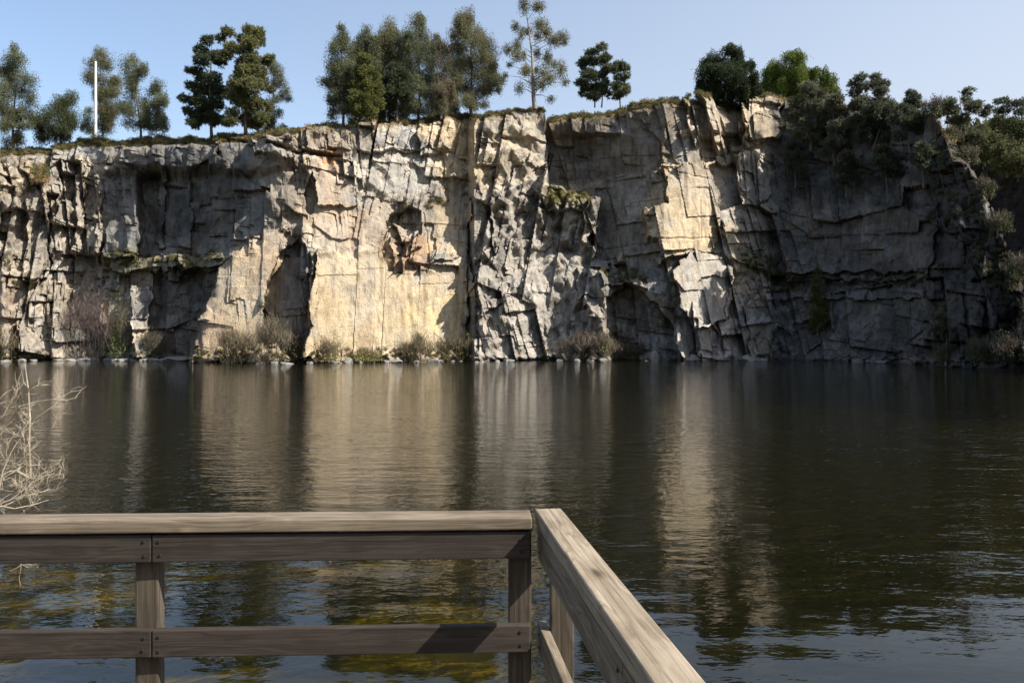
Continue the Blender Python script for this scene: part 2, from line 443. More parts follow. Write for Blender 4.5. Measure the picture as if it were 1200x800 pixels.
# (polygon in photo pixels, metres towards the viewer, change per 100 px rightwards, change per 100 px downwards, edge softness)
RELIEF = [
    # far left: buttresses and slots
    ([(-40, 190), (20, 192), (28, 232), (24, 262), (-40, 268)], 1.2, -3.5, 0, 2),
    ([(54, 226), (70, 226), (68, 250), (56, 268)], -2.2, 0, 0, 1),
    ([(70, 203), (92, 200), (86, 236), (72, 236)], -2.5, 0, 0, 1),
    ([(20, 245), (32, 250), (30, 284), (0, 282), (0, 250)], -1.8, 0, 0, 1),
    ([(30, 235), (54, 232), (58, 330), (30, 330)], 1.4, -3, 0, 1),
    ([(58, 255), (84, 225), (84, 318), (60, 318)], 0.9, -3, 0, 1),
    ([(90, 200), (101, 197), (98, 300), (88, 300)], 1.6, -8, 0, 1),
    ([(112, 225), (120, 225), (118, 308), (110, 308)], 1.2, -8, 0, 1),
    ([(124, 262), (168, 255), (160, 302), (122, 304)], 1.2, -2, 0, 1),
    ([(0, 318), (72, 316), (82, 420), (0, 420)], 2.2, -2.4, 0.8, 2),
    # shaded recess under the rim, with its overhanging brow
    ([(118, 178), (345, 160), (350, 190), (300, 205), (200, 200), (118, 204)], 2.0, 0, 0, 2),
    ([(165, 200), (300, 205), (330, 250), (262, 300), (162, 296)], -1.4, 3.0, 0, 2),
    ([(186, 200), (196, 200), (192, 290), (184, 290)], 0.9, 0, 0, 1),
    ([(212, 215), (226, 210), (224, 300), (208, 298)], 0.9, 0, 0, 1),
    # the vegetated ledge and the black hollow below it
    ([(120, 300), (262, 300), (258, 316), (122, 318)], 1.6, 0, 3, 1),
    ([(178, 316), (262, 312), (240, 360), (226, 418), (176, 418)], -2.2, -1.5, 0, 1),
    ([(155, 335), (178, 336), (180, 418), (152, 418)], 1.8, -6, 0, 1),
    ([(194, 318), (222, 310), (210, 330), (196, 330)], 2.0, -4, 0, 1),
    # slanting ochre slab left of the cavity
    ([(256, 318), (292, 284), (334, 262), (330, 300), (308, 346), (312, 388), (342, 424), (220, 424), (236, 374)], 4.2, -5.2, 1.0, 1),
    ([(308, 346), (322, 312), (334, 284), (346, 276), (360, 290), (372, 294), (369, 330), (360, 352), (366, 382), (350, 396), (312, 392)], -2.0, 1.0, 0, 1),
    ([(360, 292), (374, 294), (372, 420), (352, 420), (362, 380), (355, 350)], 2.6, -3.0, 0, 1),
    # the big smooth face
    ([(366, 296), (420, 290), (455, 300), (548, 300), (546, 424), (356, 424)], 1.5, -0.5, 0.6, 1),
    ([(451, 270), (462, 248), (478, 240), (494, 246), (492, 276), (484, 282), (474, 296), (472, 320), (458, 316), (450, 296)], -2.3, 2.4, 0, 1),
    ([(474, 276), (486, 270), (492, 290), (478, 300)], 1.6, -5, 0, 1),
    ([(455, 278), (466, 280), (470, 292), (460, 298)], 1.0, -3, 0, 1),
    ([(462, 296), (474, 296), (474, 318), (464, 318)], 1.3, -5, 0, 1),
    ([(496, 262), (508, 260), (510, 304), (498, 306)], -.5, 0, 0, 1),
    ([(500, 296), (536, 292), (534, 306), (502, 308)], .6, -1, 0, 1),
    ([(461, 258), (482, 266), (492, 280), (470, 282)], 1.4, -3, 0, 1),
    ([(352, 188), (400, 180), (415, 196), (418, 240), (372, 244), (366, 216)], 1.0, -1.6, 0, 1),
    ([(290, 165), (330, 178), (348, 182), (338, 190), (298, 184)], 1.4, -1, 0, 1),
    ([(330, 120), (362, 120), (358, 176), (344, 176)], -1.6, 0, 0, 1),
    ([(420, 176), (520, 172), (522, 222), (418, 238)], -0.9, 0.8, 0, 1),
    ([(355, 228), (366, 204), (372, 240), (362, 252)], -1.5, 0, 0, 1),
    ([(490, 150), (520, 140), (526, 172), (492, 180)], 1.0, -2, 0, 1),
    # broken grey ground to the right of it
    ([(549, 230), (576, 240), (580, 300), (552, 330)], -2.0, 1.0, 0, 1),
    ([(556, 300), (596, 280), (606, 345), (560, 372)], 0.9, -2.5, 0, 1),
    ([(548, 345), (560, 330), (562, 420), (546, 420)], -1.1, 0, 0, 1),
    ([(626, 214), (640, 222), (692, 226), (688, 246), (640, 246)], 1.2, 0, 2.5, 1),
    ([(683, 284), (688, 236), (704, 230), (700, 256), (688, 288)], 2.4, -10, 0, 1),
    ([(600, 330), (640, 300), (690, 306), (712, 324), (716, 424), (560, 424)], 2.6, 1.5, 1.0, 3),
    # dark bay
    ([(640, 90), (790, 90), (775, 195), (780, 240), (758, 250), (760, 280), (772, 300), (745, 320), (696, 300), (704, 232), (640, 214)], -3.2, 5.5, 0, 1),
    ([(640, 140), (700, 150), (690, 222), (640, 214)], -1.0, 0, 0, 2),
    ([(714, 424), (712, 352), (736, 332), (754, 344), (790, 382), (798, 424)], -3.0, 0.6, 0, 1),
    ([(676, 316), (712, 322), (714, 352), (676, 350)], 0.8, -1, 0, 1),
    ([(700, 320), (742, 314), (760, 340), (735, 334), (706, 340)], 1.4, 0, 2, 1),
    # the second lit buttress
    ([(774, 196), (784, 216), (782, 242), (757, 250), (761, 281), (770, 284), (774, 312), (790, 300), (836, 296), (846, 240), (832, 200), (812, 190)], 2.2, -4.0, 0, 1),
    ([(788, 316), (812, 298), (856, 302), (860, 352), (850, 376), (812, 384), (796, 352)], 2.8, -3.2, 0.6, 1),
    ([(822, 324), (856, 324), (850, 374), (824, 378)], -0.7, 0.5, 0, 1),
    ([(790, 380), (812, 384), (806, 424), (792, 424)], 1.6, -5, 0, 1),
    ([(818, 378), (872, 372), (884, 424), (816, 424)], 2.4, -2.6, 0.6, 1),
    ([(796, 90), (804, 90), (818, 160), (814, 172)], 2.0, -10, 0, 1),
    ([(816, 90), (828, 90), (848, 172), (840, 178)], 2.0, -10, 0, 1),
    ([(830, 90), (868, 90), (872, 160), (850, 176)], -2.2, 0.6, 0, 1),
    ([(804, 90), (818, 90), (838, 178), (826, 190)], -1.6, 0, 0, 1),
    ([(866, 90), (914, 90), (912, 162), (876, 166)], 2.0, -4, 0, 1),
    ([(864, 148), (872, 146), (884, 172), (874, 174)], 2.2, -10, 0, 1),
    ([(832, 190), (862, 186), (868, 240), (848, 248)], -1.6, -0.5, 0, 1),
    ([(852, 300), (900, 318), (902, 372), (864, 356)], -1.0, 0, 0, 1),
    ([(872, 356), (900, 340), (934, 374), (928, 392), (910, 380), (896, 424), (880, 424)], 1.5, -3, 0, 1),
    ([(860, 180), (896, 176), (902, 236), (870, 244)], 1.4, -3, 0, 1),
    # shaded right wall: overhang, ledge, lower wall
    ([(908, 250), (1100, 240), (1090, 326), (1010, 330), (904, 324)], 0.9, 0, -0.5, 1),
    ([(904, 322), (1086, 318), (1082, 338), (904, 336)], -1.5, 0, 0, 1),
    ([(900, 336), (1082, 334), (1086, 350), (900, 352)], 0.6, 0, 3, 1),
    ([(1080, 328), (1104, 326), (1108, 350), (1084, 350)], 1.2, -3, 1, 1),
    ([(1080, 350), (1126, 345), (1134, 400), (1084, 398)], 1.3, -2.5, 0.5, 1),
    ([(1134, 352), (1152, 350), (1150, 404), (1138, 402)], 1.3, -5, 0.5, 1),
    ([(1120, 245), (1160, 255), (1176, 320), (1140, 330)], 1.0, -3, 0.5, 1),
]
# smooth faces where the rock breaks into few, large planes: (polygon, how much of the fracture relief is left)
SMOOTH = [
    ([(366, 300), (440, 296), (470, 318), (546, 316), (546, 410), (358, 414)], .07),
    ([(262, 312), (330, 270), (322, 320), (306, 350), (312, 396), (250, 416), (228, 410)], .16),
    ([(380, 200), (448, 240), (450, 296), (370, 292), (350, 260)], .35),
    ([(490, 240), (548, 230), (548, 318), (490, 310)], .3),
    ([(770, 210), (838, 205), (836, 296), (764, 292)], .25),
    ([(792, 305), (856, 304), (850, 374), (800, 360)], .25),
    ([(706, 160), (775, 160), (756, 300), (706, 290)], .45),
    ([(420, 176), (520, 174), (520, 222), (420, 236)], .6),
    ([(920, 240), (1100, 240), (1090, 322), (920, 322)], .85),
    ([(920, 345), (1070, 345), (1070, 410), (920, 410)], .75),
    ([(316, 320), (350, 290), (350, 388), (316, 388)], .3),
]
# rock colours, some with shade painted in: (polygon, colour, opacity)
PAINT = [
    ([(-300, 180), (118, 180), (130, 424), (-300, 424)], TAN, .45),
    ([(-20, 190), (40, 190), (40, 230), (-20, 230)], OCHRE, .35),
    ([(0, 330), (20, 330), (20, 390), (0, 390)], PINK, .5),
    ([(118, 165), (350, 160), (345, 250), (262, 300), (120, 300)], SHADE_GREY, .75),  # recess: shade painted over its stained rock, next patch too
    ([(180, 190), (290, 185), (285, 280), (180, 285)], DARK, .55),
    ([(180, 316), (262, 312), (228, 418), (180, 418)], DARK, .7),  # shade of the hollow painted dark
    ([(255, 318), (334, 262), (330, 310), (306, 350), (340, 424), (220, 424)], TAN, .8),
    ([(258, 322), (328, 272), (312, 345), (330, 422), (228, 422)], OCHRE, .75),
    ([(225, 376), (262, 350), (262, 420), (222, 420)], PINK, .45),
    ([(290, 300), (330, 270), (316, 330), (290, 350)], PINK, .4),
    ([(312, 345), (345, 276), (372, 296), (362, 392), (314, 392)], SHADE_GREY, .7),  # cavity shadow put into the rock colour
    ([(288, 158), (420, 146), (424, 250), (370, 290), (330, 260), (300, 200)], TAN, .7),
    ([(352, 150), (420, 146), (420, 176), (352, 180)], SOIL, .4),
    ([(375, 172), (398, 172), (398, 190), (378, 196)], RUST, .65),
    ([(372, 196), (412, 192), (412, 240), (374, 240)], PINK, .45),
    ([(398, 172), (412, 186), (416, 238), (406, 238)], LIGHT, .8),
    ([(366, 240), (452, 240), (452, 300), (370, 298)], TAN, .75),
    ([(340, 234), (450, 240), (450, 300), (410, 290), (350, 262)], PINK, .55),
    ([(418, 172), (522, 172), (524, 226), (418, 240)], LIGHT, .75),
    ([(430, 226), (520, 218), (560, 250), (550, 300), (490, 300), (440, 262)], TAN, .5),
    ([(490, 140), (582, 130), (572, 240), (548, 300), (490, 300), (520, 230)], OCHRE, .8),
    ([(562, 140), (632, 130), (640, 200), (570, 240)], TAN, .7),
    ([(575, 150), (600, 150), (600, 200), (575, 220)], OCHRE, .4),
    ([(455, 286), (500, 275), (505, 320), (470, 330)], RUST, .35),
    ([(366, 298), (440, 292), (470, 318), (548, 312), (546, 424), (354, 424)], OCHRE, .92),
    ([(356, 300), (450, 298), (470, 330), (400, 345), (366, 330)], TAN, .35),
    ([(470, 355), (540, 345), (545, 410), (480, 415)], (.60, .47, .26), .7),
    ([(427, 335), (431, 335), (433, 410), (426, 412)], (.28, .20, .13), .7),
    ([(470, 350), (474, 350), (476, 410), (470, 408)], (.30, .22, .13), .6),
    ([(492, 345), (498, 345), (500, 415), (494, 415)], (.30, .22, .13), .6),
    ([(549, 225), (640, 215), (700, 250), (714, 424), (546, 424)], GREY, .8),
    ([(556, 300), (700, 300), (716, 420), (556, 420)], LIGHT, .25),
    ([(684, 282), (690, 236), (704, 232), (698, 258), (688, 288)], OCHRE, .7),
    ([(640, 120), (800, 114), (778, 196), (640, 205)], (.135, .112, .085), .85),  # bay: darkened for shade, as are the two patches below
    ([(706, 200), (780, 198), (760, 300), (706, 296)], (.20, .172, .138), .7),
    ([(660, 160), (700, 160), (712, 300), (700, 310)], SHADE_GREY, .6),
    ([(714, 330), (790, 380), (796, 424), (714, 424)], SHADE_GREY, .6),  # cleft darkened by colour to deepen its shade
    ([(774, 196), (812, 188), (846, 240), (838, 296), (790, 302), (757, 280), (757, 250)], OCHRE, .7),
    ([(800, 200), (830, 205), (834, 250), (808, 240)], TAN, .6),
    ([(790, 230), (832, 235), (830, 300), (780, 300)], OCHRE, .5),
    ([(786, 300), (858, 298), (862, 376), (800, 384)], LIGHT, .6),
    ([(792, 380), (884, 372), (890, 424), (792, 424)], (.50, .46, .42), .7),
    ([(796, 114), (880, 112), (890, 200), (840, 200)], TAN, .7),
    ([(866, 110), (918, 108), (912, 164), (876, 166)], (.46, .38, .27), .85),
    ([(846, 190), (905, 180), (930, 320), (862, 300)], GREY, .7),
    ([(905, 110), (1110, 120), (1180, 300), (1170, 424), (905, 424)], (.105, .102, .10), .92),  # whole right wall painted darker to hold its shade
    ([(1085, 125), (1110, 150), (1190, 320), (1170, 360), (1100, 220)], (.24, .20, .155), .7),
    ([(1165, 230), (1240, 230), (1240, 440), (1165, 440)], (.075, .06, .048), .9),  # dark brown stands in for shade at the right end
    ([(1080, 345), (1152, 345), (1150, 410), (1084, 410)], (.34, .31, .26), .7),
    ([(985, 338), (990, 338), (993, 412), (986, 412)], (.22, .215, .21), .6),
    ([(1004, 338), (1009, 338), (1012, 412), (1005, 412)], (.22, .215, .21), .6),
    ([(1022, 338), (1027, 338), (1030, 412), (1023, 412)], (.22, .215, .21), .6),
    ([(1041, 338), (1046, 338), (1049, 412), (1042, 412)], (.22, .215, .21), .6),
    ([(1056, 338), (1061, 338), (1064, 412), (1057, 412)], (.22, .215, .21), .6),
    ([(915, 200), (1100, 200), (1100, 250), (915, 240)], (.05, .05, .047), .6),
    ([(640, 215), (694, 226), (690, 246), (636, 244)], VEG, .85),
    ([(700, 316), (760, 318), (758, 336), (704, 338)], VEG, .5),
    ([(122, 296), (262, 296), (262, 316), (124, 322)], VEG, .6),
    ([(860, 285), (905, 300), (905, 330), (864, 318)], VEG, .55),
    ([(905, 315), (945, 318), (945, 345), (905, 345)], VEG, .4),
    ([(476, 235), (528, 232), (520, 246), (470, 250)], SOIL, .5),
]
# ground broken into many steep splinters: (polygon, how much steeper)
SAWS = [([(549, 130), (640, 125), (640, 215), (700, 250), (714, 424), (546, 424)], 1.55), ([(-300, 180), (118, 180), (130, 424), (-300, 424)], 1.5),
        ([(840, 180), (905, 180), (940, 424), (860, 424)], 1.6), ([(1085, 120), (1230, 120), (1230, 424), (1085, 424)], 1.6)]
# ground shattered small: (polygon, how much more of the small relief)
FINE = [([(552, 150), (640, 140), (640, 215), (700, 250), (714, 424), (548, 424)], 1.9), ([(-300, 180), (118, 180), (130, 424), (-300, 424)], 1.35),
        ([(840, 180), (905, 180), (940, 424), (870, 424)], 1.6), ([(300, 150), (560, 130), (550, 230), (420, 240), (350, 235)], 1.3)]
# level joints and long cracks: (from, to, half width px)
CRACKS = [((757, 284), (850, 279), 1.3), ((706, 290), (760, 284), 1.5), ((500, 270), (502, 300), 1.0), ((478, 305), (486, 322), 1.2),
          ((0, 316), (68, 318), 1.4), ((900, 278), (1090, 276), 1.2), ((904, 334), (1080, 330), 2.0), ((796, 205), (848, 212), 1.0),
          ((820, 232), (822, 284), .8), ((640, 172), (780, 180), 1.0), ((720, 200), (722, 300), 1.2), ((742, 235), (775, 232), 1.0),
          ((497, 250), (500, 300), 1.0), ((300, 186), (350, 196), 1.3), ((345, 200), (374, 203), 1.4), ((540, 232), (538, 300), .8)]


def build_face(name, us, plan, top, zlow, rows, relief, smooth, paint, cracks, seed, brow=14.0, base_col=GREY, lean=.19, plateau=True, bias=0.5, rough=1.0, saws=(), plateau_steps=1):
    nu = len(us)
    Y0 = plan(us)
    vt = top(us)
    vb = V0 + (CZ - zlow) / Y0 * F
    t = np.linspace(0, 1, rows)
    U = np.repeat(us[:, None], rows, 1)
    V = vb[:, None] * (1 - t) + vt[:, None] * t
    # ragged rim
    V = V + (fbm(us / 22, us * 0 + 3, seed + 3, 4)[:, None] * (5.0 + 6 * (us > 1085))[:, None])
    V = V + ((h32(np.floor(us / 9 + fbm(us / 7, us * 0, seed + 4, 2)), us * 0, seed + 6) - .5) * 22 * (us > 1080) * (plateau_steps))[:, None] * t ** 4 * t ** 6
    wu = fbm(U / 14, V / 14, seed + 1, 3) * 4.5
    wv = fbm(U / 14 + 40, V / 14, seed + 2, 3) * 4.5
    Uw, Vw = U + wu * .6, V + wv * .6
    keep = np.ones(U.shape)
    for poly, k in smooth:
        m = blur(inpoly(Uw, Vw, poly), 4, 3)
        keep = keep * (1 - m) + k * m
    keep = keep * rough
    col = np.ones(U.shape + (3,)) * np.array(base_col)
    d = np.zeros(U.shape)
    mpp = (Y0 / F)[:, None]
    big = fbm(U / 120, V / 120, seed + 9, 2)
    fine = np.ones(U.shape)
    for poly, k in FINE:
        m = blur(inpoly(Uw, Vw, poly), 6, 5)
        fine = fine * (1 - m) + k * m
    steep = np.ones(U.shape)
    for poly, k in saws:
        m = blur(inpoly(Uw, Vw, poly), 5, 4)
        steep = steep * (1 - m) + k * m
    # the joint direction changes from one part of the face to the next
    _, _, RR, _ = facets(U, V, 150, 120, seed + 500, .3)
    sel = RR[0]
    patchy = np.clip(.75 + fbm(U / 45, V / 40, seed + 501, 2) * 1.3, .15, 1.3)
    SETS = [(.17, -.08), (-.22, .12), (.05, .04), (-.08, -.15)]
    for k, (su, sv, amp, kb) in enumerate([(42, 64, .50, .8), (18, 25, .28, 1.0), (8, 11, .09, .8)]):
        da = np.zeros(U.shape); db = np.zeros(U.shape); edge = np.zeros(U.shape); R = [np.zeros(U.shape) for _ in range(5)]
        for q, (t1, t2) in enumerate(SETS):
            m = (sel >= q / 4) & (sel < (q + 1) / 4)
            a_, b_, r_, e_ = blocks(U[m] + wu[m] * .06, V[m] + wv[m] * .06, su, sv, seed + 31 * k + 7 * q, t1 * (1 + .3 * k), t2)
            da[m], db[m], edge[m] = a_, b_, e_
            for z_ in range(5): R[z_][m] = r_[z_]
        saw = (R[1] * 1.1 + .02) * bias * kb * steep      # long planes look to the right, short returns to the left
        lay = (R[2] - .35) * .5
        on = [1.0, (R[3] > .42) * patchy, (R[3] > .5) * patchy][k]             # some blocks stay whole
        dd = (amp * (R[0] - .5) * 2 - saw * da * su * mpp + lay * db * sv * mpp) * on
        crack = np.clip(1 - edge / .8, 0, 1) * [.12, .07, 0][k] * (R[2] > .4) * on
        kk = np.maximum(keep, 0.03)
        d += (dd - crack) * kk
        col *= (1 + [.15, .20, .14][k] * (R[3] - .5) * 2 * (0.35 + .65 * np.clip(keep, 0, 1)))[..., None]
        warm = (R[4] - .5) * [.12, .16, .10][k]
        col *= 1 + np.stack([warm, warm * .1, -warm * 1.2], -1)
    for k, (su, sv, amp, ang) in enumerate([(26, 36, .85, .22), (11, 15, .50, -.30), (5.0, 6.6, .25, .35)]):
        hgt, tid = tin(U + wu * .08, V + wv * .08, su, sv, seed + 200 + 31 * k, ang)
        amp_ = amp * (.55 + .45 * steep) * keep * (np.clip(1.6 - .6 * fine, .4, 1) if k == 0 else (.8 + .7 * big) * fine)
        d += hgt * amp_
        col *= (1 + [.16, .18, .12][k] * (tid - .5) * 2 * (.3 + .7 * np.clip(keep, 0, 1)))[..., None]
    d += fbm(U / 5, V / 5, seed + 70, 3) * .07 * (0.3 + .7 * keep)
    ru = (tin(U, V, 7, 11, seed + 300, .2)[0]) * 3.2; rv = (tin(U, V, 9, 8, seed + 301, -.2)[0]) * 3.2
    for poly, dv, gu, gv, soft in relief:
        us_, vs_ = [p[0] for p in poly], [p[1] for p in poly]
        uc, vc = (min(us_) + max(us_)) / 2, (min(vs_) + max(vs_)) / 2
        ins = inpoly(U + wu * .8 + ru, V + wv * .8 + rv, poly).astype(float)
        if soft > 1: ins = blur(ins, soft, soft)
        d += ins * (dv + gu * (U - uc) / 100 + gv * (V - vc) / 100)
    ft = np.clip((V - (411 + 10 * fbm(U / 16, U * 0 + 2, seed + 60, 3))) / 7, 0, 1)
    d += ft * np.clip(.6 + 1.6 * fbm(U / 11, V / 7, seed + 61, 3), 0, 2.8)
    for (a, b_), (c, e), w in cracks:
        ll = math.hypot(c - a, e - b_)
        tt = np.clip(((U + wu * .35 - a) * (c - a) + (V + wv * .35 - b_) * (e - b_)) / ll ** 2, 0, 1)
        q = np.hypot(U + wu * .35 - a - tt * (c - a), V + wv * .35 - b_ - tt * (e - b_))
        d -= np.clip(1.4 - q / w, 0, 1) * .20
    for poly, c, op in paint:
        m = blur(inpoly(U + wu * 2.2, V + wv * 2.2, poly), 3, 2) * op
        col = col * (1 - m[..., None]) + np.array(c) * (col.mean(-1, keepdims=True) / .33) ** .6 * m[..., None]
    # black water streaks running down, lichen-grey patches
    st = fbm(U / 5.5, V / 75, seed + 80, 4)
    sm = np.clip((st - .16) * 4.0, 0, 1) * np.clip(.55 + fbm(U / 60, V / 60, seed + 81, 2), 0, 1) * .6 * (.4 + .6 * np.clip(keep, 0, 1))
    col = col * (1 - sm[..., None]) + np.array([.085, .078, .07]) * sm[..., None]
    br = np.clip((fbm(U / 3.8, V / 60, seed + 83, 4) - .08) * 3.2, 0, 1) * np.clip(.5 + fbm(U / 50, V / 45, seed + 84, 2) * 1.4, 0, 1) * .6 * np.clip(1.3 - keep, 0, 1)
    col = col * (1 - br[..., None]) + np.array([.27, .185, .105]) * br[..., None]
    gw = np.clip((fbm(U / 18, V / 30, seed + 85, 4) - .12) * 3.0, 0, 1) * .45 * np.clip(1.3 - keep, 0, 1)
    col = col * (1 - gw[..., None]) + np.array([.46, .42, .35]) * gw[..., None]
    pt = np.clip((fbm(U / 26, V / 20, seed + 90, 4) - .10) * 3, 0, 1) * .35
    col = col * (1 - pt[..., None]) + np.array([.30, .29, .27]) * pt[..., None]
    # soil and roots on the brow
    below = (V - (vt[:, None]))
    so = np.clip(1.25 - (below + fbm(U / 9, V / 9, seed + 95, 3) * 9) / brow, 0, 1)
    soilc = np.array(SOIL)[None, None] * (1 + .5 * fbm(U / 4, V / 4, seed + 96, 3)[..., None])
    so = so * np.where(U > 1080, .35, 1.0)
    gr = np.clip(fbm(U / 12, V / 6, seed + 97, 3) * 2 + .4, 0, 1)[..., None]
    soilc = soilc * (1 - .6 * gr) + np.array([.20, .155, .06]) * .6 * gr
    col = col * (1 - so[..., None]) + soilc * so[..., None]
    if plateau_steps: col = col * (1 - .5 * np.clip((U - 1075) / 20, 0, 1))[..., None]  # right-hand colours darkened, painting shade over the overlit shoulder crest
    d -= np.clip(1 - below / (brow * 1.25), 0, 1) ** 1.6 * 3.6 * (np.where(U > 1080, .12, 1.0) if plateau_steps else 1.0)
    # damp, dark foot at the waterline
    z = CZ + (V0 - V) / F * (Y0[:, None] * (1 + lean * .26 * np.clip(t, 0, 1)[None]))
    Y = Y0[:, None] + lean * np.clip(z, 0, 60) - d
    X = (U - U0) / F * Y
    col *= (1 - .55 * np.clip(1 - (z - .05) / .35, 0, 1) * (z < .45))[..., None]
    P = np.stack([X, Y, z], -1)
    if plateau:
        off = np.array([.5, 1.2, 2.2, 3.5, 5, 7, 10, 14, 20, 28, 40, 60, 95, 150, 240, 380])
        ext = np.zeros((nu, len(off), 3)); cext = np.zeros((nu, len(off), 3))
        for k, o_ in enumerate(off):
            y = Y[:, -1] + o_
            xx = X[:, -1] + (us - U0) / F * o_ * .9
            zz = z[:, -1] + .10 * min(o_, 6) + fbm(xx / 6, y / 6, seed + 99, 3) * min(o_, 3) * .3
            ext[:, k] = np.stack([xx, y, zz], -1)
            g = np.clip(fbm(xx / 3, y / 3, seed + 98, 3) + .5, 0, 1)[:, None]
            cext[:, k] = np.array([.17, .13, .055]) * g + np.array([.07, .08, .03]) * (1 - g)
        P = np.concatenate([P, ext], 1); col = np.concatenate([col, cext], 1)
    nv = P.shape[1]
    idx = np.arange(nu * nv).reshape(nu, nv)
    q = np.stack([idx[:-1, :-1], idx[1:, :-1], idx[1:, 1:], idx[:-1, 1:]], -1).reshape(-1, 4)
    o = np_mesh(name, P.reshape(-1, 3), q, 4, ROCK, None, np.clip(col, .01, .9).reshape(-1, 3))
    return o, dict(U=U, V=V, P=P[:, :rows], us=us, rows=rows, ext=P[:, rows:])


us_cliff = np.arange(-250, 1231, 1.0)
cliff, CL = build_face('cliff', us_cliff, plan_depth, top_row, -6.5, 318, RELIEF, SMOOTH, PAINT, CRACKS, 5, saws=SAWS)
tag(cliff, 'sunlit granite quarry face of ochre and grey rock rising from the lake', 'cliff', kind='structure')


def on_cliff(u, v):
    """a point of the rock surface: column u, row v of the survey"""
    i = int(np.clip(np.searchsorted(CL['us'], u), 0, len(CL['us']) - 1))
    j = int(np.argmin(np.abs(CL['V'][i] - v)))
    return Vector(CL['P'][i, j])


def on_plateau(u, back):
    """a point of the plateau, a number of metres behind the rim"""
    i = int(np.clip(np.searchsorted(CL['us'], u), 0, len(CL['us']) - 1))
    a = CL['P'][i, -1]; e = CL['ext'][i]
    dist = np.concatenate([[0], e[:, 1] - a[1]]); zz = np.concatenate([[a[2]], e[:, 2]]); xx = np.concatenate([[a[0]], e[:, 0]])
    return Vector((np.interp(back, dist, xx), a[1] + back, np.interp(back, dist, zz)))


# the slope beyond the right-hand shoulder: dark earth bank, scrub above
FB_TOP = [(1040, 165), (1100, 150), (1145, 142), (1200, 140), (1300, 136), (1420, 140)]
far, FB = build_face('far_slope', np.arange(1060, 1400, 2.0), lambda u: np.interp(u, [1060, 1150, 1230, 1400], [150, 138, 118, 100]),
                     lambda u: np.interp(u, [p[0] for p in FB_TOP], [p[1] for p in FB_TOP]), -6.5, 125,
                     [([(1140, 200), (1420, 190), (1420, 290), (1140, 290)], -4, 0, 0, 3)],
                     [], [([(1060, 130), (1420, 130), (1420, 200), (1060, 205)], (.09, .085, .035), .85), ([(1060, 198), (1420, 198), (1420, 440), (1060, 440)], (.085, .062, .048), .9)],
                     [], 77, lean=.35, rough=.9)
tag(far, 'dark earthy hillside with scrub beyond the right shoulder of the quarry face', 'hillside', kind='structure')

# ------------------------------------------------------------------ lake, bed, shore on our side
def bed_height(x, y):
    near = np.clip((y - 4.5) / 16, 0, 1)
    h = -0.35 - 0.9 * near ** .7 - 3.0 * np.clip((y - 16) / 30, 0, 1)
    h = h + fbm(x / 2.6, y / 2.6, 401, 4) * .32 * (y < 40)
    bank = np.clip((5.2 + fbm(x / 5, y * 0, 402, 3) * .8 - y) / 9, 0, 1)
    h = h * (1 - np.clip(bank * 3, 0, 1)) + np.clip(bank * 3, 0, 1) * (bank * 4.0 - .15)
    side = np.clip((np.abs(x) - 88) / 30, 0, 1)
    h = np.where(y < 95, h * (1 - side) + side * 12, h)
    h = h + np.clip((-8 - y) / 60, 0, 1) * 10
    return h


gx = np.concatenate([np.linspace(-600, -40, 40)[:-1], np.linspace(-40, 40, 321)[:-1], np.linspace(40, 600, 40)])
gy = np.concatenate([np.linspace(-600, -6, 40)[:-1], np.linspace(-6, 30, 181)[:-1], np.linspace(30, 119, 40)[:-1], np.linspace(119, 400, 12)])
GX, GY = np.meshgrid(gx, gy, indexing='ij')
GZ = bed_height(GX, GY)
weed = np.clip((fbm(GX / 1.5, GY / 1.1, 410, 4) - .02) * 5, 0, 1)
mud = np.clip(fbm(GX / 1.2, GY / 1.2, 411, 3) * .8 + .5, 0, 1)
bc = np.array([.022, .022, .014]) * (1 - mud[..., None]) + np.array([.046, .043, .024]) * mud[..., None]
wk = (weed * np.clip((17 - GY) / 8, 0, 1) * np.clip((2.0 - GX) / 3, 0.0, 1) * (GZ < -.05))[..., None]
bc = bc * (1 - wk) + np.array([.56, .46, .045]) * wk
land = np.clip((GZ - .0) / .25, 0, 1)[..., None]
bc = bc * (1 - land) + np.array([.12, .10, .055]) * land
gi = np.arange(GX.size).reshape(GX.shape)
gq = np.stack([gi[:-1, :-1], gi[1:, :-1], gi[1:, 1:], gi[:-1, 1:]], -1).reshape(-1, 4)
EARTH = tint_material('earth_and_weed', .95)
ground = np_mesh('ground', np.stack([GX, GY, GZ], -1).reshape(-1, 3), gq, 4, EARTH, None, bc.reshape(-1, 3), True)
tag(ground, 'muddy weed-grown lake bed and near bank', 'ground', kind='structure')

wv = [(-130, -30, 0), (130, -30, 0), (130, 135, 0), (-130, 135, 0)]
water = np_mesh('water', wv, [0, 1, 2, 3], 4, water_material())
tag(water, 'dark green quarry lake with fine ripples', 'water', kind='structure')

# ------------------------------------------------------------------ camera, daylight
cam = bpy.data.cameras.new('camera')
cam.sensor_width = 36; cam.lens = 36 * F / 1200; cam.shift_y = -(400 - V0) / 1200; cam.clip_end = 3000; cam.clip_start = .05
co = bpy.data.objects.new('camera', cam); COL.objects.link(co)
co.location = (0, 0, CZ); co.rotation_euler = (math.radians(90), 0, 0)
scene.camera = co

